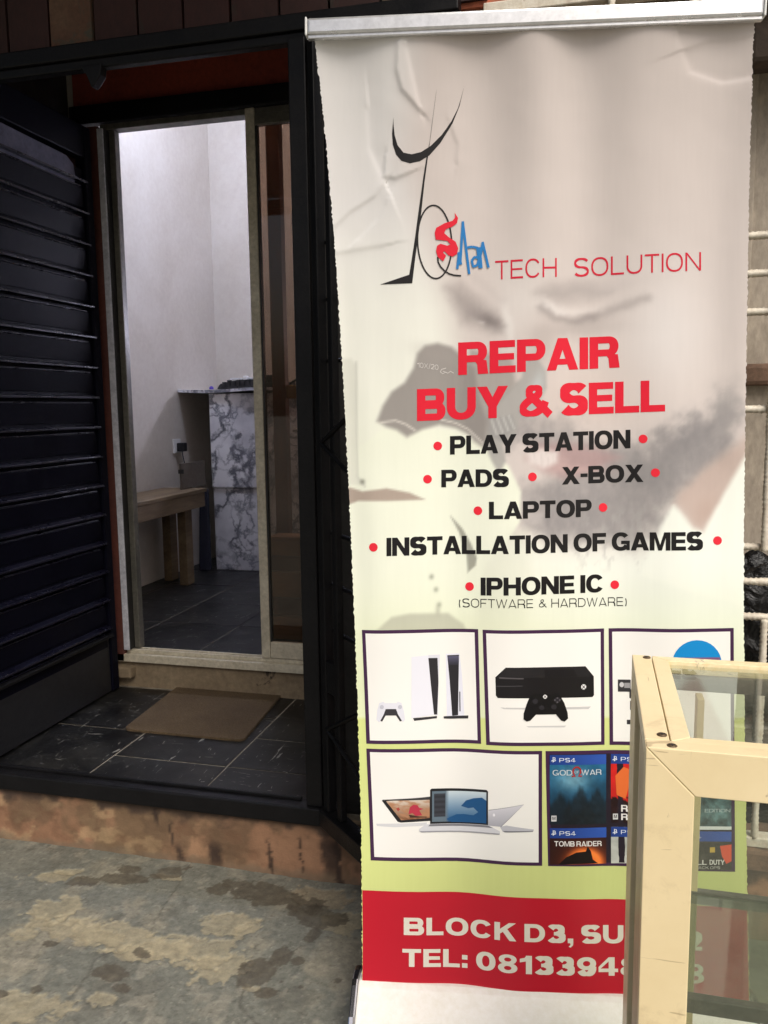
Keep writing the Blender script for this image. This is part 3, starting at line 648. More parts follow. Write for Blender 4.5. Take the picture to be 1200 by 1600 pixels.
def ripple(s, t):
    up = np.clip(1-t*1.9, 0, 1); lo = sstep(.1, .5, t)
    h = .0080*up*np.sin(2*np.pi*(s*3.6+.42+.1*t)) + .0022*up*np.sin(2*np.pi*(s*5.3+.5))
    h = h + .0078*lo*(1-.4*t)*np.sin(2*np.pi*(s*2.3+.2)) + .0014*lo*np.sin(2*np.pi*(s*4.7+.3+.2*t))
    h = h + .010*np.exp(-((s-1)/.06)**2)*np.exp(-((t-.33)/.2)**2) - .012*np.exp(-(s/.05)**2)*np.exp(-((t-.45)/.35)**2)
    h = h + .0016*np.sin(2*np.pi*t*7+3*s)*sstep(.55,.75,t)*(1-s)
    for pts, w, a in FOLDS:
        d, sg = seg_d(s, t, pts); h = h + a*(.55*np.exp(-d/(w*.7)) + .5*np.tanh(sg*d/(w*.45))*np.exp(-(d/(w*4))**2))
    h = h + .0012*(fbm(s*9, t*20, 91, 3)-.5)
    return h
def sheet(s, t, off=0.):
    P = np.stack([ev(4+k,t)*(1-s)+ev(7+k,t)*s for k in range(3)], -1)
    return P + BN*(ripple(s, t)+off)[..., None]

bnr = empty('roll_up_banner', (-.07, 1.63, 0), 'tall roll-up banner of a games repair shop with red and black lettering', 'banner')
NX, NY = 230, 540
S_, T_ = np.meshgrid(np.linspace(0, 1, NX), np.linspace(-.004, 1.004, NY))
S_[:, 0] -= rng.random(NY)**2*.0035; S_[:, -1] += rng.random(NY)**2*.003       # frayed cut edges
LXX, LYY = layout_of(S_, T_)
# the faded photograph printed behind the lettering
def pmask(pts, blur):
    """soft inside-mask of an outline in layout units"""
    pts = np.array(pts, float); ins = np.zeros(LXX.shape, bool); d = np.full(LXX.shape, 1e9)
    for i in range(len(pts)):
        (x0,y0),(x1,y1) = pts[i-1], pts[i]
        if y0 != y1: ins ^= ((y0 > LYYw) != (y1 > LYYw)) & (LXXw < (x1-x0)*(LYYw-y0)/(y1-y0)+x0)
        ux, uy = x1-x0, y1-y0; k = np.clip(((LXXw-x0)*ux+(LYYw-y0)*uy)/(ux*ux+uy*uy+1e-9), 0, 1)
        d = np.minimum(d, np.hypot(LXXw-x0-k*ux, LYYw-y0-k*uy))
    return sstep(-blur, blur, np.where(ins, d, -d))
def warp(a, sc=40.):
    global LXXw, LYYw
    LXXw = LXX + a*(fbm(LXX/sc, LYY/sc, 101)-.5)*2; LYYw = LYY + a*(fbm(LXX/sc, LYY/sc, 111)-.5)*2
def blob(x, y, rx, ry, ang=0):
    ca, sa = math.cos(ang), math.sin(ang); dx, dy = LXXw-x, LYYw-y
    return np.exp(-((dx*ca+dy*sa)/rx)**2-((-dx*sa+dy*ca)/ry)**2)
def sline(pts, w):
    d = np.full(LXX.shape, 1e9)
    for (x0,y0),(x1,y1) in zip(pts[:-1], pts[1:]):
        ux, uy = x1-x0, y1-y0; k = np.clip(((LXXw-x0)*ux+(LYYw-y0)*uy)/(ux*ux+uy*uy), 0, 1)
        d = np.minimum(d, np.hypot(LXXw-x0-k*ux, LYYw-y0-k*uy))
    return np.exp(-(d/w)**2)
warp(0)
pc = np.zeros(LXX.shape+(3,)) + np.array((232,232,222.))
pc = over(pc, (225,222,220), sstep(520, 300, LYY)*.95)  # cooler, lighter top: the vinyl's sheen painted into the print
pc = over(pc, (226,231,206), sstep(480, 900, LYY)*.8*sstep(1000, 560, LXX))
pc = over(pc, (231,237,228), sstep(640, 1000, LYY)*.7*sstep(760, 1050, LXX))
face = pmask([(660,-80),(1300,-80),(1300,560),(1185,700),(1125,800),(1095,832),(1050,800),(1000,850),(900,850),(800,835),(770,770),(770,690),(735,640),(715,560),(700,480),(672,400),(630,250)], 40)
pc = over(pc, (206,196,191), face)
pc = over(pc, (205,193,186), blob(960,590,150,60)*.6*face)
pc = over(pc, (222,216,213), blob(1040,520,70,100)*.8*face)
pc = over(pc, (204,188,180), blob(915,628,75,40)*.6*face)
pc = over(pc, (224,219,214), blob(812,470,40,60)*.5*face)
warp(10)
pc = over(pc, (160,151,148), pmask([(699,452),(720,450),(746,468),(766,479),(784,491),(790,505),(786,517),(770,522),(752,515),(734,507),(720,502),(710,478)], 15)*.8)
pc = over(pc, (116,108,107), blob(764,502,20,10,.45)*.7)
pc = over(pc, (150,142,140), blob(742,490,20,9,.6)*.5)
pc = over(pc, (206,198,194), blob(752,506,7,3.5,.3)*.6)
pc = over(pc, (234,230,225), blob(794,505,7,34)*.6)
pc = over(pc, (190,181,177), sline([(748,436),(766,456),(790,470)],10)*.35)
pc = over(pc, (166,158,155), pmask([(838,462),(862,447),(900,441),(936,447),(955,456),(930,466),(890,468),(858,470)], 15)*.75)
pc = over(pc, (198,189,186), blob(962,448,46,12,-.1)*.5)
pc = over(pc, (228,222,218), blob(862,481,26,9,.25)*.9)
pc = over(pc, (220,213,209), blob(902,486,40,7,.0)*.5)
pc = over(pc, (142,134,132), sline([(846,482),(866,495),(892,501),(926,497)],8)*.55)
pc = over(pc, (150,142,140), sline([(900,502),(940,496),(985,480),(1010,470)],8)*.45)
pc = over(pc, (172,163,159), blob(905,515,56,13,-.08)*.6)
pc = over(pc, (178,167,162), blob(846,540,26,46,.25)*.55)
pc = over(pc, (216,204,198), blob(868,590,20,26,.2)*.5)
warp(24, 24)
tex = .86+.34*(fbm(LXX/8, LYY/13, 131)-.5)*2*.6
jaw = pmask([(812,655),(860,648),(930,694),(1000,700),(1050,684),(1085,664),(1130,622),(1156,640),(1150,712),(1112,752),(1065,764),(1052,790),(1020,826),(960,850),(880,846),(820,826),(790,800),(796,770),(845,758),(872,738),(880,716),(840,694),(800,694),(792,672)], 22)
pc = over(pc, (150,145,144), jaw*np.clip(tex, 0, 1))
pc = over(pc, (128,125,126), blob(1085,692,52,34,-.55)*.75*np.clip(tex, 0, 1))
pc = over(pc, (134,131,131), blob(1010,745,60,40,-.5)*.7*np.clip(tex, 0, 1))
pc = over(pc, (138,134,134), blob(915,800,70,36,.15)*.7*np.clip(tex, 0, 1))
pc = over(pc, (164,159,157), blob(1130,640,20,40,.2)*.6)
pc = over(pc, (176,168,164), blob(880,664,56,18,.3)*.5)
wisp = sstep(.5, .7, fbm(LXX/7, LYY/18, 151))
pc = over(pc, (168,166,162), wisp*pmask([(930,800),(1030,790),(1040,850),(1000,880),(900,875)], 22)*.45)
pc = over(pc, (206,198,194), pmask([(772,782),(800,772),(836,790),(846,808),(800,826),(764,812)], 18)*.5)
warp(6)
pc = over(pc, (172,138,137), pmask([(832,692),(880,690),(935,702),(970,716),(930,736),(880,748),(845,735),(822,714)], 12)*.65)
pc = over(pc, (198,168,164), blob(905,734,46,7,.05)*.5)
pc = over(pc, (226,220,216), pmask([(822,704),(848,700),(872,706),(870,724),(848,732),(826,722)], 7)*.8)
for k in range(4): pc = over(pc, (200,190,186), sline([(832+10*k,704),(834+10*k,726)],1.6)*.4)
warp(3)
pc = over(pc, (190,170,160), pmask([(1053,786),(1058,770),(1092,738),(1150,694),(1190,654),(1190,690),(1150,752),(1097,828),(1082,822)], 12)*.85)
pc = over(pc, (180,155,143), blob(1100,800,16,26,.5)*.45)
pc = over(pc, (235,238,228), pmask([(1200,642),(1098,830),(1082,824),(1052,790),(1030,828),(1000,900),(1200,960)], 6))
# microscope: white body, dark eyepieces, pale tubes
warp(0)
body = pmask([(560,700),(596,672),(640,668),(700,672),(752,694),(795,728),(814,768),(812,815),(790,850),(760,880),(740,960),(560,985),(530,985),(500,690)], 4)
pc = over(pc, (231,234,216), body)
pc = over(pc, (208,208,196), pmask([(500,560),(548,560),(556,570),(556,740),(566,758),(500,758)], 4)*.6)
pc = over(pc, (196,196,186), sline([(556,566),(557,700),(558,745),(570,760)],2.2)*.6)
pc = over(pc, (168,152,140), pmask([(500,764),(546,762),(566,768),(604,763),(640,770),(664,781),(604,783),(560,783),(546,788),(500,788)], 2.5)*.95)
pc = over(pc, (140,140,128), blob(566,753,4,4))
pc = over(pc, (152,152,140), pmask([(703,806),(722,826),(736,850),(745,872),(743,884),(731,895),(729,868),(717,832)], 2)*.95)
pc = over(pc, (214,216,200), pmask([(760,880),(800,830),(820,830),(830,900),(820,985),(740,985)], 14)*.5)
pc = over(pc, (166,163,159), pmask([(755,690),(762,640),(790,612),(815,590),(822,562),(840,560),(853,580),(854,606),(838,636),(812,655),(806,680),(786,694),(790,720),(780,742),(768,720)], 4)*.9)
pc = over(pc, (150,148,146), pmask([(760,655),(800,648),(806,668),(782,690),(762,678)], 3)*.7)
for k in range(4): pc = over(pc, (205,204,200), sline([(768+9*k,656-2*k),(776+9*k,678-3*k)],2)*.6)
pc = over(pc, (196,204,206), blob(838,606,10,26,.3)*.6)
pc = over(pc, (154,148,143), pmask([(735,545),(800,560),(806,600),(770,640),(755,700),(740,690),(715,640)], 6)*.8)
pc = over(pc, (142,136,132), pmask([(589,658),(598,634),(612,612),(632,598),(646,575),(652,552),(664,540),(684,536),(706,542),(722,556),(742,576),(748,620),(760,655),(758,690),(752,694),(735,680),(712,669),(686,664),(660,671),(636,683),(620,672),(604,667)], 5)*.9)
pc = over(pc, (158,151,146), blob(690,556,34,12,.3)*.6)
pc = over(pc, (212,206,198), sline([(596,660),(618,657),(634,663),(648,672)],1.8)*.8)
pc = over(pc, (212,206,198), sline([(690,656),(712,661),(732,671),(748,686),(754,692)],1.6)*.8)
pc = over(pc, (170,168,160), pmask([(588,986),(600,974),(612,964),(640,959),(700,959),(712,968),(724,976),(730,990),(588,994)], 4)*.9)
for x_, y_ in ((674,902),(681,922),(686,946)): pc = over(pc, (140,142,128), blob(x_,y_,3.5,4)*.8)
pc = over(pc, (150,148,140), blob(684,955,4,9)*.6)
# lime ground under the pictures
pc = over(pc, (216,223,180), sstep(860, 1118, LYY)*.85)
pc = over(pc, (207,215,138), sstep(1120, 1124, LYY))
pc = pc + ((fbm(LXX/3, LYY/60, 140, 2)-.5)*3)[..., None]
MAT['vinyl'] = vcol_mat('printed_vinyl', .30, 900, .04, .0, coat=None, bd=.0008, spec=.42)
# two sided sheet: the print in front, a plain white back 1 mm behind
grid_mesh('vinyl_sheet', sheet(S_, T_), pc, MAT['vinyl'], bnr, flip=True)
Sb, Tb = np.meshgrid(np.linspace(0, 1, 60), np.linspace(-.004, 1.004, 140))
grid_mesh('sheet_back', sheet(Sb, Tb, -.0015), None, NT('plain_vinyl_back').fin((206,204,198), .5), bnr)

# ---------------- lettering: block letters drawn as unions of strokes
def arc(cx, cy, rx, ry, a0, a1, n=22, e=2.0):
    out = []
    for i in range(n+1):
        a = math.radians(a0+(a1-a0)*i/n); c, s = math.cos(a), math.sin(a)
        out.append((cx+rx*math.copysign(abs(c)**(2/e), c), cy+ry*math.copysign(abs(s)**(2/e), s)))
    return out
def glyph(ch, v, h):
    """(width, polygons) in cap heights; v = stem, h = bar thickness"""
    P = []
    def rect(x0, y0, x1, y1): P.append([(x0,y0),(x1,y0),(x1,y1),(x0,y1)])
    def ring(cx, cy, rx, ry, a0=0, a1=360, e=2.25, vv=None, hh=None):
        o = arc(cx, cy, rx, ry, a0, a1, 26, e); i = arc(cx, cy, rx-(vv or v), ry-(hh or h), a0, a1, 26, e)
        for k in range(len(o)-1): P.append([o[k], o[k+1], i[k+1], i[k]])
    def dee(x0, x1, y0, y1, vv=None):
        ry = (y1-y0)/2; rx = min(ry*1.05, (x1-x0)*.75); cx = x1-rx
        rect(x0, y0, cx+.001, y0+h); rect(x0, y1-h, cx+.001, y1); ring(cx, y0+ry, rx, ry, -90, 90, 2.15, vv or v)
    def path(pts, w0=None, w1=None):
        for k in range(len(pts)-1):
            (x0,y0),(x1,y1) = pts[k], pts[k+1]; dx, dy = x1-x0, y1-y0; L = math.hypot(dx, dy) or 1
            def wd(ax, ay):
                l = math.hypot(ax, ay) or 1; return (v*abs(ay)/l+h*abs(ax)/l)/2
            pa = pts[k-1] if k else pts[k]; pb = pts[k+2] if k+2 < len(pts) else pts[k+1]
            def nrm(a, c):
                ax, ay = c[0]-a[0], c[1]-a[1]; l = math.hypot(ax, ay) or 1; w = wd(ax, ay); return -ay/l*w, ax/l*w
            n0 = nrm(pa, pts[k+1]); n1 = nrm(pts[k], pb)
            P.append([(x0-n0[0],y0-n0[1]),(x1-n1[0],y1-n1[1]),(x1+n1[0],y1+n1[1]),(x0+n0[0],y0+n0[1])])
    W = {'A':1.06,'B':.98,'C':1.04,'D':1.0,'E':.86,'F':.82,'G':1.08,'H':1.0,'I':v,'K':1.06,'L':.82,'M':1.2,'N':1.02,'O':1.1,'P':.94,'R':1.0,'S':.96,'T':.92,'U':1.0,'W':1.45,'X':1.06,'Y':1.06,
         '&':1.1,'-':.42,',':v,':':v,'.':v,'(':.3,')':.3,' ':.36,'0':.9,'1':.56,'2':.86,'3':.88,'4':.92,'8':.9,'9':.9,'/':.5,'6':.9,'V':1.04}[ch]
    s = v*1.06
    if ch == 'A':
        P.append([(0,0),(s,0),(W/2+s*.42,1),(W/2-s*.52,1)]); P.append([(W-s,0),(W,0),(W/2+s*.52,1),(W/2-s*.42,1)]); rect(W*.2,.17,W*.8,.17+h*.85)
    elif ch == 'B': rect(0,0,v,1); dee(v*.5,W-.04,.5-h*.36,1); dee(v*.5,W,0,.5+h*.36)
    elif ch == 'C': ring(W/2,.5,W/2,.51,32,328)
    elif ch == 'D': rect(0,0,v,1); dee(v*.5,W,0,1)
    elif ch == 'E': rect(0,0,v,1); rect(v*.5,0,W,h); rect(v*.5,1-h,W-.02,1); rect(v*.5,.5-h*.46,W-.05,.5+h*.46)
    elif ch == 'F': rect(0,0,v,1); rect(v*.5,1-h,W,1); rect(v*.5,.52-h*.5,W-.08,.52+h*.45)
    elif ch == 'G': ring(W/2,.5,W/2,.51,38,330); rect(W*.52,.36,W-.01,.36+h*.85); rect(W-v*.72,0.02,W-.01,.45)
    elif ch == 'H': rect(0,0,v,1); rect(W-v,0,W,1); rect(v*.5,.5-h/2,W-v*.5,.5+h/2)
    elif ch == 'I': rect(0,0,v,1)
    elif ch == 'K': rect(0,0,v,1); P.append([(v*.6,.28),(v*.6,.28+v*.95),(W-s*1.25,1),(W-.02,1)]); P.append([(W*.34,.55),(W*.34+s*.7,.74),(W,0),(W-s*1.15,0)])
    elif ch == 'L': rect(0,0,v,1); rect(v*.5,0,W,h)
    elif ch == 'M': rect(0,0,v*.95,1); rect(W-v*.95,0,W,1); P.append([(v*.6,1),(v*1.25,1),(W/2+v*.36,0),(W/2-v*.36,0)]); P.append([(W-v*.6,1),(W-v*1.25,1),(W/2-v*.36,0),(W/2+v*.36,0)]); rect(0,.9,v,1)
    elif ch == 'N': rect(0,0,v,1); rect(W-v,0,W,1); P.append([(v*.0,1),(v*1.05,1),(W,0),(W-v*1.05,0)])
    elif ch in 'O0': ring(W/2,.5,W/2,.512)
    elif ch == 'P': rect(0,0,v,1); dee(v*.5,W,.38-h*.2,1)
    elif ch == 'R': rect(0,0,v,1); dee(v*.5,W-.04,.42-h*.2,1); P.append([(W-v-.05,0),(W,0),(W-.06,.42),(W*.5,.48),(W-v-.08,.3)])
    elif ch in 'S':
        r_ = (1-h)/4+.004; path(arc(W/2,.5+r_,W/2-v/2-.012,r_,24,268,24,2.15)+arc(W/2,.5-r_,W/2-v/2,r_,88,-156,24,2.15))
    elif ch == 'T': rect(W/2-v/2,0,W/2+v/2,1); rect(0,1-h,W,1)
    elif ch == 'U': rect(0,.42,v,1); rect(W-v,.42,W,1); ring(W/2,.42,W/2,.43,180,360)
    elif ch == 'V': P.append([(0,1),(s,1),(W/2+s*.4,0),(W/2-s*.45,0)]); P.append([(W-s,1),(W,1),(W/2+s*.45,0),(W/2-s*.4,0)])
    elif ch == 'W':
        for x0 in (0, W/2-s*.5): P.append([(x0,1),(x0+s*.95,1),(x0+W*.25+s*.4,0),(x0+W*.25-s*.35,0)]); P.append([(x0+W/2-s*.45,1),(x0+W/2+s*.5,1),(x0+W*.25+s*.4,0),(x0+W*.25-s*.35,0)])
    elif ch == 'X': P.append([(0,0),(s*1.12,0),(W-.02,1),(W-s*1.1,1)]); P.append([(W-s*1.12,0),(W,0),(s*1.1,1),(.02,1)])
    elif ch == 'Y': P.append([(0,1),(s*1.1,1),(W/2+v*.5,.4),(W/2-v*.5,.36)]); P.append([(W-s*1.1,1),(W,1),(W/2+v*.5,.36),(W/2-v*.5,.4)]); rect(W/2-v/2,0,W/2+v/2,.45)
    elif ch == '&':
        k_ = [(1.0,.03),(.78,.26),(.52,.52),(.36,.68),(.335,.78),(.40,.875),(.52,.90),(.635,.86),(.66,.77),(.60,.665),(.42,.56),(.24,.42),(.145,.28),(.19,.155),(.34,.095),(.52,.11),(.68,.2),(.80,.33),(.86,.47)]
        q_ = [tuple(c)[:2] for c in curve_pts([(a*W,c,0) for a,c in k_], 5)]; v0, h0 = v, h; v = v0*.66; h = h0*.78; path(q_); v, h = v0, h0
    elif ch == '-': rect(0,.38-h*.0,W,.38+h*.95)
    elif ch == ',': rect(0,0,v,v*.95); P.append([(v*.45,.02),(v,.02),(v*.95,-.12),(v*.5,-.24),(v*.15,-.2),(v*.5,-.1)])
    elif ch == ':': rect(0,0,v,v*.95); rect(0,.46,v,.46+v*.95)
    elif ch == '.': rect(0,0,v,v)
    elif ch == '(': path(arc(W*1.5,.42,W*1.5-v/2,.68,140,220,12))
    elif ch == ')': path(arc(-W*.5,.42,W*1.5-v/2,.68,40,-40,12))
    elif ch == '1': rect(W-v,0,W,1); P.append([(0,.62),(W-v*.5,.72),(W-v*.5,1),(W-v*.9,1),(W-v*1.2,.88),(0,.82)])
    elif ch == '2': path(arc(W/2,.68,W/2-v/2,.32-h/2,165,-20,18,2.1)+[(W*.55,.36),(v*.6,h*.6)]); rect(0,0,W,h)
    elif ch == '3': r_ = (1-h)/4; path(arc(W*.48,.5+r_,W*.47-v/2,r_,155,-88,20,2.1)); path(arc(W*.5,.5-r_,W*.5-v/2,r_,88,-158,20,2.1)); rect(W*.36,.5-h*.45,W*.52,.5+h*.45)
    elif ch == '4': rect(W*.52,0,W*.52+v,1); rect(0,.2,W,.2+h*.9); P.append([(0,.2+h*.4),(0,.2+h*1.3),(W*.52,1),(W*.52+v*.5,1),(W*.52+v*.3,.86)])
    elif ch == '8': ring(W/2,.735,W*.46,.277,0,360,2.1,v*.9,h*.8); ring(W/2,.272,W*.5,.284,0,360,2.1,v,h*.82)
    elif ch == '9': ring(W/2,.66,W/2,.35,0,360,2.1); path(arc(W/2,.5,W/2-v/2,.5-h/2,0,-150,18,2.2))
    elif ch == '6': ring(W/2,.34,W/2,.35,0,360,2.1); path(arc(W/2,.5,W/2-v/2,.5-h/2,180,30,18,2.2))
    elif ch == '/': P.append([(0,-.05),(v,-.05),(W,1.05),(W-v,1.05)])
    return W, P
def union_tris(polys):
    vs, fs = [], []
    for p in polys:
        a = sum(p[i-1][0]*p[i][1]-p[i][0]*p[i-1][1] for i in range(len(p)))
        if abs(a) < 1e-9: continue
        if a < 0: p = p[::-1]
        i = len(vs); vs += [Vector(q) for q in p]; fs.append(list(range(i, i+len(p))))
    if not fs: return [], []
    V, E, F, _, _, FO = delaunay_2d_cdt(vs, [], fs, 1, 1e-4)
    return [tuple(v) for v in V], [tuple(f) for f, o in zip(F, FO) if len(o)]
INK = MB.__new__(MB)
class Ink:
    """flat colour print laid on the vinyl, collected into one mesh with a paint layer"""
    def __init__(s): s.v = []; s.f = []; s.c = []; s.lv = 0
    def add(s, V, F, color, lv=None, maxe=16.):
        if not F: return
        lv = s.lv if lv is None else lv
        V = [tuple(v) for v in V]; tris = []
        for f in F:
            for k in range(1, len(f)-1): tris.append((f[0], f[k], f[k+1]))
        for _ in range(9):                                        # split long edges so the print follows the sheet
            mid = {}; out = []; split = False
            def L2(a, b): return (V[a][0]-V[b][0])**2+(V[a][1]-V[b][1])**2
            def m_(a, b):
                k = (min(a,b), max(a,b))
                if k not in mid: mid[k] = len(V); V.append(((V[a][0]+V[b][0])/2, (V[a][1]+V[b][1])/2))
                return mid[k]
            for a, b, c in tris:
                e = [(L2(a,b),a,b,c),(L2(b,c),b,c,a),(L2(c,a),c,a,b)]
                bad = [q[0] > maxe*maxe for q in e]
                if not any(bad): out.append((a,b,c)); continue
                split = True
                if all(bad):
                    x, y, z = m_(a,b), m_(b,c), m_(c,a); out += [(a,x,z),(x,b,y),(z,y,c),(x,y,z)]
                elif sum(bad) == 2:
                    k = bad.index(False); _, p, q, r = e[k]           # edge pq is fine; r is the far corner
                    x, y = m_(q,r), m_(r,p); out += [(r,y,x),(p,q,x),(p,x,y)]
                else:
                    k = bad.index(True); _, p, q, r = e[k]; x = m_(p,q); out += [(p,x,r),(x,q,r)]
            tris = out
            if not split: break
        A = np.array(V); s_, t_ = st_of(A[:,0], A[:,1])
        P = sheet(s_, t_, .00045+.00022*lv)
        i = len(s.v); s.v += [tuple(p) for p in P]
        col = color if callable(color) else None
        for p in V: s.c.append(col(*p) if col else color)
        for a, b, c in tris:
            s.f.append((i+a, i+b, i+c))
    def poly(s, pts, color, lv=None, maxe=16.):
        V, F = union_tris([list(pts)]) if len(pts) <= 4 else s._cdt(pts)
        s.add(V, F, color, lv, maxe)
    def _cdt(s, pts):
        V, E, F, _, _, _ = delaunay_2d_cdt([Vector(p) for p in pts], [], [list(range(len(pts)))], 1, 1e-4)
        if not F: V, E, F, _, _, _ = delaunay_2d_cdt([Vector(p) for p in pts[::-1]], [], [list(range(len(pts)))], 1, 1e-4)
        return [tuple(v) for v in V], [tuple(f) for f in F]
    def quad(s, a, b, c, d, color, nx=12, ny=12, lv=None):       # a top-left, b top-right, c bottom-right, d bottom-left
        a, b, c, d = [np.array(q, float) for q in (a,b,c,d)]; V = []; C = []
        for j in range(ny+1):
            for i in range(nx+1):
                u, w = i/nx, j/ny; p = (a*(1-u)+b*u)*(1-w)+(d*(1-u)+c*u)*w; V.append(tuple(p)); C.append(color(u, w) if callable(color) else color)
        A = np.array(V); s_, t_ = st_of(A[:,0], A[:,1]); lv = s.lv if lv is None else lv
        P = sheet(s_, t_, .00045+.00022*lv); i0 = len(s.v); s.v += [tuple(p) for p in P]; s.c += C
        for j in range(ny):
            for i in range(nx):
                k = i0+j*(nx+1)+i; s.f.append((k, k+1, k+nx+2, k+nx+1))
    def stroke(s, pts, w, color, lv=None):
        polys = []
        for k in range(len(pts)-1):
            (x0,y0),(x1,y1) = pts[k], pts[k+1]; pa = pts[max(k-1,0)]; pb = pts[min(k+2,len(pts)-1)]
            def nr(a, c): l = math.hypot(c[0]-a[0], c[1]-a[1]) or 1; return -(c[1]-a[1])/l*w/2, (c[0]-a[0])/l*w/2
            n0, n1 = nr(pa, pts[k+1]), nr(pts[k], pb)
            polys.append([(x0-n0[0],y0-n0[1]),(x1-n1[0],y1-n1[1]),(x1+n1[0],y1+n1[1]),(x0+n0[0],y0+n0[1])])
        V, F = union_tris(polys); s.add(V, F, color, lv)
    def disc(s, x, y, rx, ry, color, lv=None): s.poly(arc(x, y, rx, ry, 0, 348.75, 31), color, lv)
    def frame(s, q, w, color, lv=None):
        c = np.mean(np.array(q, float), 0)
        inn = [tuple(np.array(p)+np.sign(c-np.array(p))*w) for p in q]
        for k in range(4): s.add([q[k], q[(k+1)%4], inn[(k+1)%4], inn[k]], [(0,1,2,3)], color, lv)
        return inn
    def text(s, txt, x0, y0, x1, y1, cap, color, v=.29, h=.215, gap=.045, space=.30, lv=None, tilt=0., cap1=None):
        """baseline from (x0,y0) to (x1,y1) in layout units, cap height; stretched to fill the length"""
        polys = []; x = 0
        for ch in txt:
            if ch == ' ': x += space; continue
            w, P = glyph(ch, v, h); polys.append([[(px+x, py) for px, py in p] for p in P]); x += w+gap
        tot = x-gap
        for G in polys:
            V, F = union_tris(G); q = []
            for px, py in V:
                u = px/tot; c = cap+((cap1 or cap)-cap)*u; q.append((x0+(x1-x0)*u + tilt*py*cap, y0+(y1-y0)*u-py*c))
            s.add(q, F, color, lv, 14.)
def finish(ink, name):
    me = bpy.data.meshes.new(name); me.from_pydata(ink.v, [], ink.f)
    ca = me.color_attributes.new('paint', 'FLOAT_COLOR', 'POINT'); c4 = np.ones((len(ink.v), 4), np.float32); c4[:, :3] = lin(np.clip(np.array(ink.c, float), 0, 255)); ca.data.foreach_set('color', c4.reshape(-1))
    me.materials.append(MAT['vinyl']); me.polygons.foreach_set('use_smooth', [True]*len(me.polygons))
    nv = np.array([q.normal[:] for q in me.polygons])              # every printed face looks the way the sheet looks
    for k in np.where(nv @ BN < 0)[0]: me.polygons[int(k)].flip()
    me.update()
    o = bpy.data.objects.new(name, me); COL.objects.link(o); o.parent = bnr; o.matrix_parent_inverse = Matrix.Translation(-bnr.location)
    return o
ink = Ink()
RED, BLK, PUR, PAPER = (218,30,52), (22,20,22), (64,36,68), (236,234,228)
THIN = dict(v=.105, h=.1, gap=.16, space=.5); SLIM = dict(v=.115, h=.105, gap=.16)
for line, dots in (
    ([('REPAIR',716,586,969,574,51,RED,dict(cap1=49.5))], []), ([('BUY & SELL',651.5,658,1038.5,642.7,50,RED,dict(cap1=49))], []),
    ([('PLAY STATION',703,710.7,985.8,700.5,29,BLK,{})], [(683.8,697),(1005,685.8)]),
    ([('PADS',689.4,762,794.8,760,27.5,BLK,{})], [(667.9,749)]), ([('X-BOX',878,757,1005.6,753,27.2,BLK,{})], [(831.7,744.7),(1023.8,738.5)]),
    ([('LAPTOP',764,811,925,807.6,27.2,BLK,{})], [(746.7,798),(943,793.5)]), ([('INSTALLATION OF GAMES',604,868.8,1097,858.6,28.5,BLK,{})], [(583.5,855),(1120,844)]),
    ([('IPHONE IC',751,930.5,944,926,28,BLK,{})], [(733.6,917),(961.4,914.7)]), ([('(SOFTWARE & HARDWARE)',717,949.8,980,948,13.8,(34,32,34),THIN)], []),
    ([('TECH',774,437,870,433,29.5,(206,36,60),SLIM), ('SOLUTION',897.6,432,1095.5,422.8,29,(206,36,60),SLIM)], [])):
    ink = Ink()
    for txt, a0, b0, a1, b1, cp, cl, kw in line: ink.text(txt, a0, b0, a1, b1, cp, cl, **kw)
    for x_, y_ in dots: ink.disc(x_, y_, 6.8, 6.8, (226,40,58))
    finish(ink, 'lettering')
ink = Ink()
# hand written numbers on the eyepiece
ink.text('10X/20', 652,574, 685,578, 8, (206,200,196), v=.12, h=.12, gap=.12)
ink.stroke([(697,575),(690,577),(688,581),(692,584),(697,581),(692,580),(700,583),(704,580),(709,583)], 1.2, (206,200,196))
finish(ink, 'lettering'); ink = Ink()
# emblem
Z = lambda pts: [(580+x/4.705, 120+y/4.705) for x, y in pts]
ink.poly(Z([(165,300),(155,420),(160,500),(185,575),(225,622),(288,642),(360,626),(430,582),(510,490),(600,342),(650,215),(686,62),(655,178),(640,228),(590,330),(520,430),(440,512),(370,558),(300,575),(240,562),(195,505),(174,430),(166,350)]), (38,36,38))
ink.poly(Z([(485,85),(478,130),(432,480),(408,600),(385,745),(345,1030),(322,1200),(300,1340),(281,1456),(65,1526),(303,1519),(326,1330),(347,1180),(370,1000),(394,780),(420,590),(442,420)]), (38,36,38), lv=1)
ink.stroke(Z([(468+125*math.cos(a)+8*math.sin(a), 1215+268*math.sin(a)) for a in np.linspace(0, 2*math.pi, 60)]), 2.4, (40,38,40), lv=2)
ink.stroke(Z([(490,1325),(494,1362),(512,1398),(540,1426),(575,1448),(610,1458),(662,1462)]), 2.4, (40,38,40), lv=3)
ink.poly(Z([(614,997),(640,1038),(632,1075),(600,1100),(550,1122),(538,1150),(575,1182),(622,1212),(641,1260),(632,1302),(600,1322),(568,1312),(540,1282),(528,1290),(552,1316),(530,1357),(490,1325),(478,1280),(486,1243),(512,1228),(560,1242),(584,1232),(560,1206),(476,1198),(468,1150),(480,1112),(540,1078),(600,1058),(620,1032)]), (222,38,58), lv=4)
blue = (44,122,186)
def segs(lst, w, color, lv):
    polys = []
    for (x0,y0),(x1,y1) in lst:
        l = math.hypot(x1-x0, y1-y0); nx_, ny_ = -(y1-y0)/l*w/2, (x1-x0)/l*w/2
        polys.append([(x0-nx_,y0-ny_),(x1-nx_,y1-ny_),(x1+nx_,y1+ny_),(x0+nx_,y0+ny_)])
    V, F = union_tris(polys); ink.add(V, F, color, lv)
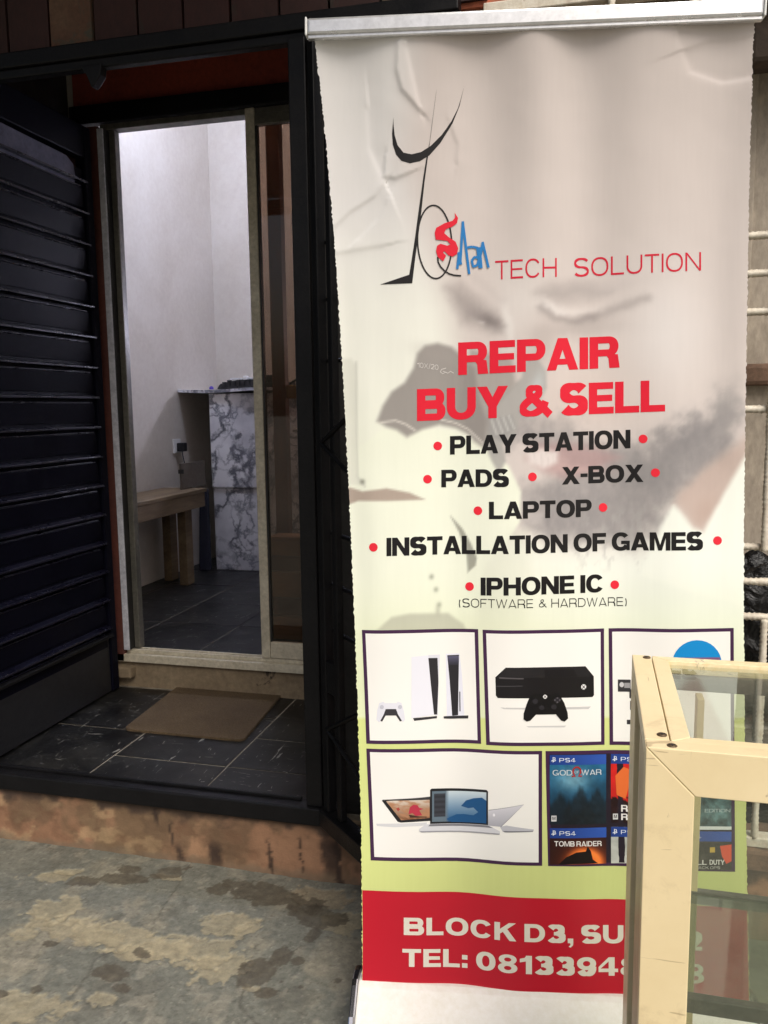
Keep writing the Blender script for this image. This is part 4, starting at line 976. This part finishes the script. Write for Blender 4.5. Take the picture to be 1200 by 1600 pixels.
def zs(*pp): q = Z(pp); return list(zip(q[:-1], q[1:]))
segs(zs((634,1412),(648,1290))+zs((642,1290),(662,1380))+zs((655,1380),(676,1062))+zs((674,1062),(722,1448)), 3.9, blue, 5)
segs(zs((708,1254),(745,1248))+zs((745,1248),(783,1256))+zs((781,1250),(799,1406))+zs((790,1335),(765,1320))+zs((765,1320),(740,1350))+zs((740,1348),(752,1398))+zs((748,1396),(780,1384))+zs((780,1386),(792,1345)), 3.7, blue, 6)
segs(zs((798,1252),(812,1406))+zs((806,1310),(822,1214))+zs((820,1212),(864,1402)), 3.9, blue, 7)
finish(ink, 'emblem'); ink = Ink()
# picture frames and what they show
F1 = [(565.3,984.5),(747,983.3),(751.6,1162.3),(572.6,1161.3)]; F2 = [(753.9,984),(944.4,983),(945,1165),(759.6,1163.5)]; F3 = [(951.7,983),(1145.7,980.5),(1147,1168),(953,1165.5)]
F4 = [(572.6,1168.8),(846.6,1172),(846.6,1351),(579.5,1343)]; F5 = [(852,1172.3),(1147,1176),(1148,1361),(855.8,1351.5)]
def shade(c0, c1): return lambda u, w: tuple(np.array(c0)*(1-w)+np.array(c1)*w)
def panel(q, paper):
    ink.quad(*q, PUR, 14, 14, lv=0)
    c = np.mean(np.array(q), 0); inn = [tuple(np.array(p)+np.sign(c-np.array(p))*np.array((5.6,5.4))) for p in q]
    ink.quad(*inn, paper, 14, 14, lv=1); ink.lv = 2
G3 = lambda pts: [(540+x/2.609, 940+y/2.609) for x, y in pts]
# white console pair and pad
panel(F1, PAPER)
ink.poly(G3([(268,226),(336,220),(352,300),(372,462),(268,474)]), (226,226,234)); ink.poly(G3([(336,220),(384,218),(380,300),(376,466),(366,466),(345,300)]), (214,214,222))
ink.poly(G3([(337,232),(374,232),(378,330),(373,462),(360,462),(346,330)]), (44,42,46), lv=3); ink.poly(G3([(275,474),(372,468),(372,477),(280,485)]), (50,48,52), lv=3)
ink.poly(G3([(408,216),(464,214),(474,300),(484,470),(412,472)]), (222,222,232)); ink.poly(G3([(414,222),(462,220),(460,330),(458,466),(434,468),(424,330)]), (40,38,42), lv=3)
ink.quad(*G3([(416,226),(462,224),(461,262),(419,262)]), shade((88,86,110),(48,46,54)), 4, 4, lv=4); ink.poly(G3([(399,470),(500,466),(499,478),(430,480),(400,479)]), (46,44,48), lv=4); ink.poly(G3([(463,370),(467,370),(468,450),(464,450)]), (50,48,54), lv=4)
ink.poly(G3([(138,412),(155,406),(160,412),(208,412),(213,406),(228,412),(238,445),(243,480),(236,488),(226,484),(212,460),(158,460),(146,484),(136,489),(126,480),(130,440)]), (218,218,226))
ink.poly(G3([(164,436),(206,436),(214,458),(230,484),(222,486),(206,462),(164,462),(150,486),(142,484),(156,458)]), (54,52,56), lv=3)
for x_ in (148,222): ink.disc(*G3([(x_,428)])[0], 3.2, 3.2, (188,188,198), lv=3)
finish(ink, 'printed_picture'); ink = Ink()
# black console and pad
panel(F2, PAPER)
ink.quad(*G3([(630,428),(1000,428),(990,438),(645,434)]), (196,194,192), 8, 2); ink.quad(*G3([(735,503),(900,503),(890,510),(745,508)]), (200,198,196), 6, 2)
ink.poly(G3([(652,266),(978,264),(1012,306),(1013,382),(1006,390),(620,390),(612,380),(610,306)]), (24,22,24)); ink.poly(G3([(652,266),(978,264),(1012,306),(610,308)]), (34,32,34), lv=3); ink.poly(G3([(810,276),(930,274),(945,304),(812,306)]), (24,22,25), lv=4)
ink.poly(G3([(612,340),(720,338),(720,342),(612,345)]), (60,58,60), lv=4); ink.poly(G3([(625,305),(725,308),(725,313),(625,311)]), (80,76,78), lv=4)
ink.poly(G3([(752,378),(770,370),(800,376),(830,376),(856,370),(872,378),(890,410),(904,450),(906,474),(892,486),(878,482),(856,456),(775,456),(752,480),(738,484),(724,474),(725,450),(738,410)]), (18,17,19), lv=5)
def xmark(x, y, r, lv):
    ink.disc(x, y, r, r, (226,224,222), lv=lv)
    ink.stroke([(x-r*.6,y-r*.62),(x+r*.6,y+r*.62)], r*.26, (24,22,24), lv=lv+1); ink.stroke([(x+r*.6,y-r*.62),(x-r*.6,y+r*.62)], r*.26, (24,22,24), lv=lv+2)
xmark(*G3([(970,347)])[0], 4.0, 5); xmark(*G3([(812,384)])[0], 3.2, 6)
for x_, y_, r_ in ((772,402,4.5),(848,426,4.3),(798,428,4),(862,398,5)): ink.disc(*G3([(x_,y_)])[0], r_, r_*.9, (42,40,44), lv=6)
for x_, y_ in ((852,398),(872,398),(862,390),(862,407)): ink.disc(*G3([(x_,y_)])[0], 1.3, 1.3, (84,80,86), lv=7)
finish(ink, 'printed_picture'); ink = Ink(); panel(F3, PAPER)
# third picture: green-grey circuit board bits and a blue badge
ink.poly(arc(1088,1037,39,38,0,348,31), (18,134,200), lv=2)
ink.quad((1054,1026),(1124,1026),(1124,1031),(1054,1031), (120,84,120), 6, 2, lv=3)
for a in ((966,1063,986,1082),(984,1078,1010,1092),(980,1126,992,1133),(985,1096,996,1110)):
    ink.quad((a[0],a[1]),(a[2],a[1]),(a[2],a[3]),(a[0],a[3]), (52,50,54), 3, 3, lv=3)
ink.disc(972,1071,3.5,4,(196,194,196),lv=4); ink.quad((976,1068),(985,1068),(985,1076),(976,1076),(150,148,150),2,2,lv=4)
finish(ink, 'printed_picture'); ink = Ink(); panel(F4, PAPER)
# laptops
def scr(c0, c1, c2, seed):
    def f(u, w):
        n = float(fbm(np.array(u*5.), np.array(w*5.), seed)); a = np.array(c0)*(1-w)+np.array(c1)*w
        k = min(1, max(0, (n-.42)*5)); return tuple(a*(1-k)+np.array(c2)*k)
    return f
ink.poly(G3([(148,810),(344,798),(344,896),(225,900),(212,896)]), (34,32,34)); ink.quad(*G3([(165,812),(342,802),(342,884),(226,890)]), scr((214,204,190),(118,76,50),(170,124,92),3), 28, 20, lv=3); ink.poly(G3([(262,838),(276,828),(292,830),(300,842),(318,846),(300,852),(312,872),(286,874),(272,862),(256,866)]), (176,52,70), lv=4); ink.poly(G3([(206,842),(216,838),(222,846),(214,854)]), (166,70,60), lv=4); ink.poly(G3([(258,868),(300,876),(330,878),(330,882),(262,880)]), (70,46,36), lv=4); ink.poly(G3([(344,810),(148,810),(152,806),(344,799)]), (58,56,58), lv=4)
ink.poly(G3([(125,904),(330,902),(330,914),(200,918),(128,913)]), (206,206,208))
ink.quad(*G3([(582,850),(725,823),(632,914),(578,912)]), shade((206,204,210),(166,166,174)), 8, 8)
ink.stroke(G3([(582,850),(725,823),(632,914)]), .9, (126,126,132), lv=3); ink.poly(G3([(628,914),(655,908),(766,924),(764,931),(640,934)]), (184,184,190)); ink.poly(G3([(640,930),(764,929),(762,933),(648,936)]), (120,120,126), lv=3); ink.disc(*G3([(604,868)])[0], 1.8, 2.4, (232,230,234), lv=3)
ink.poly(G3([(344,770),(350,765),(574,768),(580,774),(580,910),(344,908)]), (30,30,34), lv=4)
ink.quad(*G3([(352,776),(573,778),(573,904),(352,900)]), lambda u, w: tuple(np.array((196,208,214))*(1-w)*(1)+np.array((40,84,126))*w) if u > .3 else (96,112,124), 16, 12, lv=5)
ink.poly(G3([(470,838),(490,815),(520,805),(555,800),(573,812),(573,904),(430,903),(410,890),(450,872),(480,870),(520,874),(540,860),(520,842),(500,846)]), (28,78,124), lv=6)
ink.quad(*G3([(360,786),(406,786),(406,880),(360,880)]), lambda u, w: (46,48,54) if int(w*9)%2 else (58,60,68), 3, 18, lv=6)
ink.poly(G3([(328,908),(582,910),(628,932),(628,942),(300,936),(300,926)]), (206,206,210), lv=6); ink.poly(G3([(344,909),(580,911),(600,920),(336,917)]), (120,120,126), lv=7); ink.poly(G3([(300,935),(628,941),(626,945),(310,940)]), (150,150,156), lv=7)
finish(ink, 'printed_picture'); ink = Ink(); panel(F5, (36,28,40))
# game boxes: plain smoky stand-ins with their printed titles
def cover(x0, y0, x1, y1, dy, art, lv=2):
    """dy: drop of the row from left to right"""
    ink.quad((x0,y0),(x1,y0+dy),(x1,y1+dy),(x0,y1), art, 36, 44, lv=lv)
    hb = 15.5; ink.quad((x0,y0),(x1,y0+dy),(x1,y0+dy+hb),(x0,y0+hb), lambda u, w: (30+18*u, 60+26*u, 132+40*u), 8, 3, lv=lv+1)
    w = x1-x0
    px, py = x0+w*.035, y0+11.5
    ink.stroke([(px+2.2,py),(px+2.2,py-8),(px+5,py-7),(px+5.4,py-4.5),(px+3.4,py-3.8)], 1.3, (226,230,236), lv=lv+2); ink.stroke([(px-.6,py-2),(px+2,py-3)], 1.2, (226,230,236), lv=lv+2); ink.stroke([(px+3,py-1.6),(px+6.6,py-3)], 1.2, (226,230,236), lv=lv+2)
    ink.text('PS4', x0+w*.17, y0+11.2+dy*.17, x0+w*.46, y0+11.2+dy*.46, 6.4, (222,228,236), v=.14, h=.12, gap=.18, lv=lv+2)
def N_(u, w, a, c, s): return float(fbm(np.array(u*a), np.array(w*c), s))
def art1(u, w):
    n = N_(u, w, 5, 6, 11); m = N_(u, w, 14, 16, 18); top = np.array((38,112,154.)); low = np.array((16,32,46.))
    c = top*(1-w)+low*w; g = math.exp(-((u-.42)/.3)**2-((w-.36)/.15)**2); c = c*(1-g*.7)+np.array((142,186,200.))*g*.7
    c = c*(.62+.5*n+.3*m)
    for hx, hw, hh, k in ((.2,.35,.55,3),(.52,.22,.42,4),(.85,.4,.5,5)):                  # rocks in the mist
        lim = hh+abs(u-hx)/hw*.28+(N_(u, w*.3, 12, 3, 20+k)-.5)*.3
        if w > lim: f = min(1, (w-lim)*9); c = c*(1-f*.75)+np.array((20,28,34.))*(.6+.9*m)*f*.75
    return tuple(np.clip(c, 0, 255))
cover(858.5,1178.5,947.5,1287,1.5, art1)
def art2(u, w):
    n = float(fbm(np.array(u*4.), np.array(w*5.), 12)); m = N_(u, w, 14, 16, 22); return tuple(np.array((200,34,32.))*(.8+.35*n) if w < .66+(m-.5)*.25 else np.array((40,20,22.))*(.5+m))
cover(955,1179.5,1047,1287.5,1.5, art2)
ink.poly([(962,1214),(975,1200),(990,1206),(984,1228),(978,1250),(964,1244)], (226,110,52), lv=4)
def art3(u, w):
    n = float(fbm(np.array(u*6.), np.array(w*6.), 13)); m = N_(u, w, 18, 20, 23); return tuple(np.clip(np.array((112,150,154.))*(.1+.9*n+.6*(m-.4)), 0, 255))
cover(1054,1181,1142,1289,1.5, art3)
def art4(u, w):
    d = math.hypot((u-.62)*1.2, (w-1.0)*.9); g = math.exp(-((d-.3)/.12)**2); g2 = math.exp(-(d/.42)**2)
    return tuple(np.clip(np.array((44,20,18.))+np.array((200,70,14.))*g2*.7+np.array((250,150,60.))*g*.6, 0, 250))
cover(858.5,1292.5,947.5,1349,1.5, art4); ink.poly([(872,1349),(884,1338),(900,1331),(915,1330),(918,1322),(923,1330),(926,1343),(934,1349)], (22,12,14), lv=5)
def art5(u, w):
    n = float(fbm(np.array(u*4.), np.array(w*5.), 15)); return tuple(np.array((206,208,200.))*(.75+.3*n))
cover(955,1293.5,1047,1350.5,1.5, art5)
def art6(u, w):
    n = float(fbm(np.array(u*6.), np.array(w*6.), 16)); m = N_(u, w, 18, 20, 24); return tuple(np.array((70,64,60.))*(.2+.9*n+.7*(m-.4)))
cover(1054,1296,1142,1356,2, art6); ink.poly([(1124,1320),(1142,1318),(1142,1344),(1134,1348),(1127,1336)], (226,84,52), lv=4); ink.quad((1108,1322),(1116,1322),(1116,1330),(1108,1330),(206,172,70),2,2,lv=4)
ink.quad((1054,1288),(1142,1290),(1142,1295),(1054,1293.5), (222,226,226), 6, 2, lv=3)
SIL = (196,206,212)
ink.text('GOD', 863,1210.5, 894,1211, 8.5, SIL, v=.17, h=.13, gap=.12, lv=5); ink.text('WAR', 908,1211, 940,1211.5, 8.5, SIL, v=.17, h=.13, gap=.1, lv=5)
ink.stroke([(893,1212.5),(898,1212.5),(895,1207),(895.5,1201.5),(899,1198.5),(903,1198.5),(906.5,1201.5),(907,1207),(904,1212.5),(909,1212.5)], 2.6, (168,44,44), lv=5); ink.text('OF', 897.5,1208, 904.5,1208, 4.2, SIL, v=.17, h=.14, gap=.14, lv=6)
ink.text('TOMB RAIDER', 865.5,1320.5, 940,1322.5, 8, (232,228,224), v=.2, h=.16, gap=.12, lv=5)
ink.text('RED', 971,1270, 1003,1270.5, 10.5, (232,228,224), v=.24, h=.17, gap=.06, lv=5); ink.text('RED', 971,1283, 1003,1283.5, 10, (232,228,224), v=.24, h=.17, gap=.06, lv=5)
ink.text('EDITION', 1100,1267, 1140,1267.5, 5, (196,210,212), v=.12, h=.1, gap=.12, lv=5)
ink.text('CALL', 1068,1348.5, 1103,1349, 7.5, (226,224,220), v=.24, h=.17, gap=.08, lv=5); ink.text('DUTY', 1107.5,1349, 1131,1349.5, 7.8, (226,224,220), v=.24, h=.17, gap=.07, lv=5)
ink.text('BLACK OPS', 1080,1355.2, 1124,1355.8, 4, (206,204,200), v=.12, h=.11, gap=.16, lv=5)
for x_, y_ in ((861,1275),(958,1275)): ink.quad((x_,y_-2),(x_+8,y_-2),(x_+8,y_+7),(x_,y_+7),(206,206,206),2,2,lv=5); ink.text('M', x_+1.6,y_+4.6,x_+6.4,y_+4.6,5,(30,30,30),v=.24,h=.2,lv=6)
finish(ink, 'printed_picture'); ink = Ink()
# red foot of the banner
rt_ = 1389
tb = (1389-62)/1473.
ss = np.linspace(.0004, .9996, 90); tts = np.linspace(tb, 1.003, 40)
S2, T2 = np.meshgrid(ss, tts); P2 = sheet(S2, T2, .00045); i0 = len(ink.v)
ink.v += [tuple(p) for p in P2.reshape(-1, 3)]; ink.c += [(190,24,44)]*(90*40)
for j in range(39):
    for i in range(89): k = i0+j*90+i; ink.f.append((k, k+1, k+91, k+90))
finish(ink, 'red_band'); ink = Ink()
CRM = (226,220,204)
ink.text('BLOCK D3, SU', 630.8,1460.5, 974.5,1477, 27.5, CRM, v=.27, h=.21, gap=.11, space=.28, lv=2, cap1=28.5)
ink.text('ITE', 985,1477.5, 1052,1481, 28.5, CRM, v=.27, h=.21, gap=.11, lv=2); ink.text('2', 1070,1482, 1096,1483, 29, CRM, v=.27, h=.21, lv=2)
finish(ink, 'lettering'); ink = Ink()
ink.text('TEL:', 628.5,1509.5, 730,1514.5, 27.5, CRM, v=.27, h=.21, gap=.11, lv=2); ink.text('08133948', 743.5,1515, 1000,1529, 28, CRM, v=.28, h=.21, gap=.11, lv=2, cap1=29); ink.text('8', 1072,1533, 1099,1534.5, 30, CRM, v=.28, h=.21, lv=2)
finish(ink, 'lettering')

# rail, cassette, pole
def bpt(s, t, off=0.): return Vector(sheet(np.array([s]), np.array([t]), off)[0])
A, B_ = bpt(0, 0), bpt(1, 0); ax = (B_-A).normalized(); bn = Vector(BN)
A = Vector((A.x, A.y, A.z)); 
ra, rb = A-ax*.012+bn*.006, B_+ax*.012+bn*.006
b = MB(); b.beam(ra+Vector((0,0,.017)), rb+Vector((0,0,.017)), .022, .030); b.build('top_rail', MAT['alu_bright'], bnr, .005)
b = MB(); b.beam(ra+Vector((0,0,.0)), rb+Vector((0,0,.0)), .012, .008); b.build('rail_lip', MAT['alu_bright'], bnr, .002)
for p_, d_ in ((ra, -1), (rb, 1)):
    b = MB(); b.beam(p_+Vector((0,0,.017)), p_+ax*d_*.004+Vector((0,0,.017)), .024, .033); b.build('rail_cap', MAT['white_plastic'], bnr, .003)
A, B_ = bpt(0, 1), bpt(1, 1); ax = (B_-A); ax.z = 0; ax.normalize()
ca_, cb_ = A-ax*.008, B_+ax*.008
prof = [(-.014,.127),(.0,.1275),(.012,.122),(.06,.088),(.085,.055),(.092,.02),(.088,.006),(-.11,.006),(-.118,.03),(-.10,.08),(-.055,.118),(-.03,.126),(-.014,.127)]
def profile(name, p0, p1, prof, mat, bev=0.):
    b = MB(); b.prism([Vector((p0.x,p0.y,0))+bn*o+Vector((0,0,z_)) for o, z_ in prof], Vector((p1.x-p0.x, p1.y-p0.y, 0))); return b.build(name, mat, bnr, bev)
profile('cassette', ca_, cb_, prof[:-1], MAT['case_white'], .004)
cap = [(o*1.04, z_*1.03 if z_ > .02 else .002) for o, z_ in prof[:-1]]
profile('end_cap', ca_-ax*.014, ca_-ax*.0005, cap, MAT['chrome'], .003); profile('end_cap', cb_+ax*.0005, cb_+ax*.014, cap, MAT['chrome'], .003)
b = MB(); c1 = (ca_+cb_)/2-bn*.06; c2 = (ra+rb)/2-bn*.012; b.tube([Vector((c1.x,c1.y,.11)), Vector((c2.x-bn.x*.15,c2.y-bn.y*.15,1.1)), Vector((c2.x-bn.x*.03,c2.y-bn.y*.03,2.04))], .009, 12); b.build('support_pole', MAT['alu'], bnr, smooth=True)

# ------------------------------------------------------------------ display case
dc = empty('display_case', (.45, 1.16, 0), 'cream aluminium and glass display case standing before the right side of the banner', 'display case')
X0, X1, Ya, Yb, ZT = .066, .80, .976, 1.353, .95
w = .056
cm = MAT['cream']
def bx(name, x0,x1,y0,y1,z0,z1, m=cm, bev=.0015): b = MB(); b.box(x0,x1,y0,y1,z0,z1); return b.build(name, m, dc, bev)
# front frame with mitred corners
zf = ZT-.0
def mitre(name, pts, d): b = MB(); b.prism(pts, d); return b.build(name, cm, dc, .0012)
FD = .026
mitre('front_stile', [(X0,Ya,.02),(X0+w,Ya,.02+w),(X0+w,Ya,ZT-w),(X0,Ya,ZT)], (0,FD,0))
mitre('front_stile', [(X1,Ya,.02),(X1-w,Ya,.02+w),(X1-w,Ya,ZT-w),(X1,Ya,ZT)], (0,FD,0))
g_ = .0006
mitre('front_rail', [(X0+g_,Ya,ZT),(X0+w+g_,Ya,ZT-w),(X1-w-g_,Ya,ZT-w),(X1-g_,Ya,ZT)], (0,FD,0))
mitre('front_rail', [(X0+g_,Ya,.02),(X0+w+g_,Ya,.02+w),(X1-w-g_,Ya,.02+w),(X1-g_,Ya,.02)], (0,FD,0))
sw = .029
bx('side_rail', X0,X0+sw,Ya+FD+.001,Yb,ZT-.022,ZT-.0005)
bx('side_rail', X1-sw,X1,Ya+FD+.001,Yb,ZT-.022,ZT-.0005)
# inner top frame holding the glass
b = MB(); b.prism([(X0+sw+.0015,Ya+FD+.001,ZT-.001),(X0+2*sw-.004,Ya+FD+.018,ZT-.001),(X0+2*sw-.004,Yb-.022,ZT-.001),(X0+sw+.0015,Yb,ZT-.001)], (0,0,-.02)); b.build('glazing_bar', cm, dc, .001)
b = MB(); b.prism([(X0+sw+.003,Yb,ZT-.001),(X0+2*sw-.0035,Yb-.0225,ZT-.001),(X1-sw-.002,Yb-.0225,ZT-.001),(X1-sw-.002,Yb,ZT-.001)], (0,0,-.02)); b.build('glazing_bar', worn('chipped_cream_aluminium', (232,214,174), (224,204,160), (140,126,108), 9, (.4,.6), .1, .60), dc, .001)
b = MB(); b.prism([(X0+sw+.003,Ya+FD+.001,ZT-.001),(X0+2*sw-.0035,Ya+FD+.0175,ZT-.001),(X1-sw-.002,Ya+FD+.0175,ZT-.001),(X1-sw-.002,Ya+FD+.001,ZT-.001)], (0,0,-.02)); b.build('glazing_bar', cm, dc, .001)
bx('top_glass', X0+2*sw-.008, X1-sw-.001, Ya+FD+.012, Yb-.018, ZT-.012, ZT-.007, MAT['glass'], 0)
# rear and side
bx('rear_stile', X0,X0+.026,Yb-.125,Yb-.001,.02,ZT-.023); bx('side_stile', X0,X0+.02,Ya+FD+.001,Ya+.125,.046,ZT-.023, worn('scuffed_cream_aluminium', (214,194,154), (190,168,132), (150,126,98), 9, (.4,.6), .08, .62, mott=.1)); bx('rear_stile', X1-.026,X1,Yb-.028,Yb-.001,.02,ZT-.023)
bx('rear_rail', X0+.027,X1-.027,Yb-.028,Yb-.001,ZT-.046,ZT-.023, MAT['rubber']); bx('rear_rail', X0+.027,X1-.027,Yb-.028,Yb-.001,.02,.05)
bx('side_glass', X0+.0205,X0+.0245,Ya+.127,Yb-.127,.06,ZT-.03, MAT['glass'], 0); bx('side_glass', X1-.015,X1-.011,Ya+FD+.002,Yb-.029,.06,ZT-.03, MAT['glass'], 0)
bx('gasket_gap_strip', X0+.008,X0+.02,Ya+.1255,Yb-.1405,.06,ZT-.03, MAT['rubber'], 0)  # black strip stands in for the dark gap between the side stiles
bx('gasket_gap_strip', X0+.010,X0+.02,Yb-.14,Yb-.1255,.06,ZT-.03, MAT['rubber'], 0)
bx('side_rail', X0,X0+sw,Ya+.1255,Yb-.1255,.02,.045); bx('side_rail', X1-sw,X1,Ya+FD+.001,Yb-.03,.02,.045)
bx('front_glass', X0+w-.004,X1-w+.004,Ya+.010,Ya+.014,.07,ZT-w+.004, MAT['glass'], 0)
p0 = onY(1081,1300,Yb-.05); p1 = onY(1092,1300,Yb-.05)
bx('sliding_stile', p0.x,p1.x,Yb-.06,Yb-.03,.05,ZT-.047, cm, .001)
SHZ = onY(1090,1404,Yb-.07).z
bx('glass_shelf', X0+.018,X1-.018,Ya+.08,Yb-.062,SHZ-.004,SHZ+.002, MAT['shelf_glass'], 0)
bx('shelf_edge', X0+.018,X1-.018,Yb-.061,Yb-.045 if False else Yb-.0605+.012,SHZ-.016,SHZ+.006, MAT['alu'], .002)
bx('shelf_edge', X0+.018,X1-.018,Ya+.066,Ya+.079,SHZ-.016,SHZ+.006, MAT['alu'], .002)
bx('bottom_panel', X0+.03,X1-.03,Ya+FD+.002,Yb-.03,.05,.062, MAT['white_plastic'], .001)
for (x_, y_) in ((X0+.022,Yb-.014),(X0+.021,Ya+FD+.016),(X0+.030,Ya+.010),(X1-.03,Ya+.01),(X1-.015,Yb-.014)):
    b = MB(); b.lathe((x_,y_,ZT-.0006),(0,0,1),[(0,.0062),(.0012,.006),(.0022,.0042),(.0026,.001)],14); sc_ = b.build('screw', MAT['screw'], dc, smooth=True)
    b = MB(); b.box(x_-.004,x_+.004,y_-.0006,y_+.0006,ZT+.0018,ZT+.0024); b.box(x_-.0006,x_+.0006,y_-.004,y_-.0007,ZT+.0018,ZT+.0024); b.build('slot', MAT['rubber'], sc_)
for x_ in (X0+.02, X1-.02):
    for y_ in (Ya+.015, Yb-.015): b = MB(); b.lathe((x_,y_,.0),(0,0,1),[(0,.014),(.004,.016),(.0195,.012)],14); b.build('foot', MAT['rubber'], dc)

# ------------------------------------------------------------------ white burglar bars to the right
wg = empty('window_grille', (.8, 2.15, .17), 'white painted window grille of twisted rods to the right of the banner', 'grille')
YW = 2.15
for py in (368, 427, 487, 639, 854):
    q = onY(1178, py, YW); rebar((-.28,YW,q.z-.004),(1.6,YW,q.z+.006), .0085, 'white_bar', wg)
for py in (909, 964):
    q = onY(1178, py, YW); rebar((-.28,YW+.004,q.z),(1.6,YW+.004,q.z), .0085, 'white_bar', wg)
q = onY(1197,800,YW-.012); zb_ = onY(1197,860,YW).z; rebar((q.x,YW-.014,zb_),(q.x,YW-.014,2.3), .0085, 'white_bar', wg)
q = onY(1191,1000,YW); zt_ = onY(1191,966,YW).z
rebar((q.x,YW-.014,.26),(q.x,YW-.014,zt_), .0082, 'white_bar', wg)
q2 = onY(1178,1290,YW)
for x_ in (.02, .2, q.x+.17, q.x+.34, q.x+.51): rebar((x_,YW-.014,.26),(x_,YW-.014,2.3), .0085, 'white_bar', wg)
b = MB(); b.box(-.28,1.6,YW-.02,YW+.02,.236,.262); b.build('bottom_bar', MAT['white_bar'], wg, .003)
b = MB(); b.box(-.28,1.6,YW-.02,YW+.02,2.29,2.318); b.build('top_bar', MAT['white_bar'], wg, .003)
# crumpled black bag on the ledge behind the bars
bm = bmesh.new(); bmesh.ops.create_icosphere(bm, subdivisions=5, radius=1)
cx_ = onY(1190,950,2.32); 
for v_ in bm.verts:
    n_ = v_.co.normalized(); k = 1+.16*math.sin(5*n_.x+3*n_.z)+.12*math.sin(9*n_.y+4*n_.x*n_.z)+.10*abs(math.sin(13*n_.z+7*n_.x))+.05*abs(math.sin(29*n_.x+17*n_.y))
    v_.co = Vector((cx_.x+.05+n_.x*k*.26, 2.32+n_.y*k*.085, max(.2365, .55+n_.z*k*.31)))
me = bpy.data.meshes.new('plastic_bag'); bm.to_mesh(me); bm.free(); me.polygons.foreach_set('use_smooth', [True]*len(me.polygons))
t = NT('black_plastic_film'); t.bump(t.noise(t.coord(), 22, 5, .6, 1.2), .9, .02); me.materials.append(t.fin((14,14,15), .22))
o = bpy.data.objects.new('plastic_bag', me); COL.objects.link(o); tag(o, 'crumpled shiny black plastic bag behind the white window bars', 'bag')
p_ = onY(1190,70,2.3); b = MB(); b.box(p_.x-.03,p_.x+.5,2.27,2.36,p_.z-.05,p_.z+.05)
tag(b.build('timber_block', worn('dark_timber',(74,60,48),(54,44,36),None,6,(.7,.9),.4), bevel=.012), 'dark brown timber block at the top right behind the white bars', 'timber')
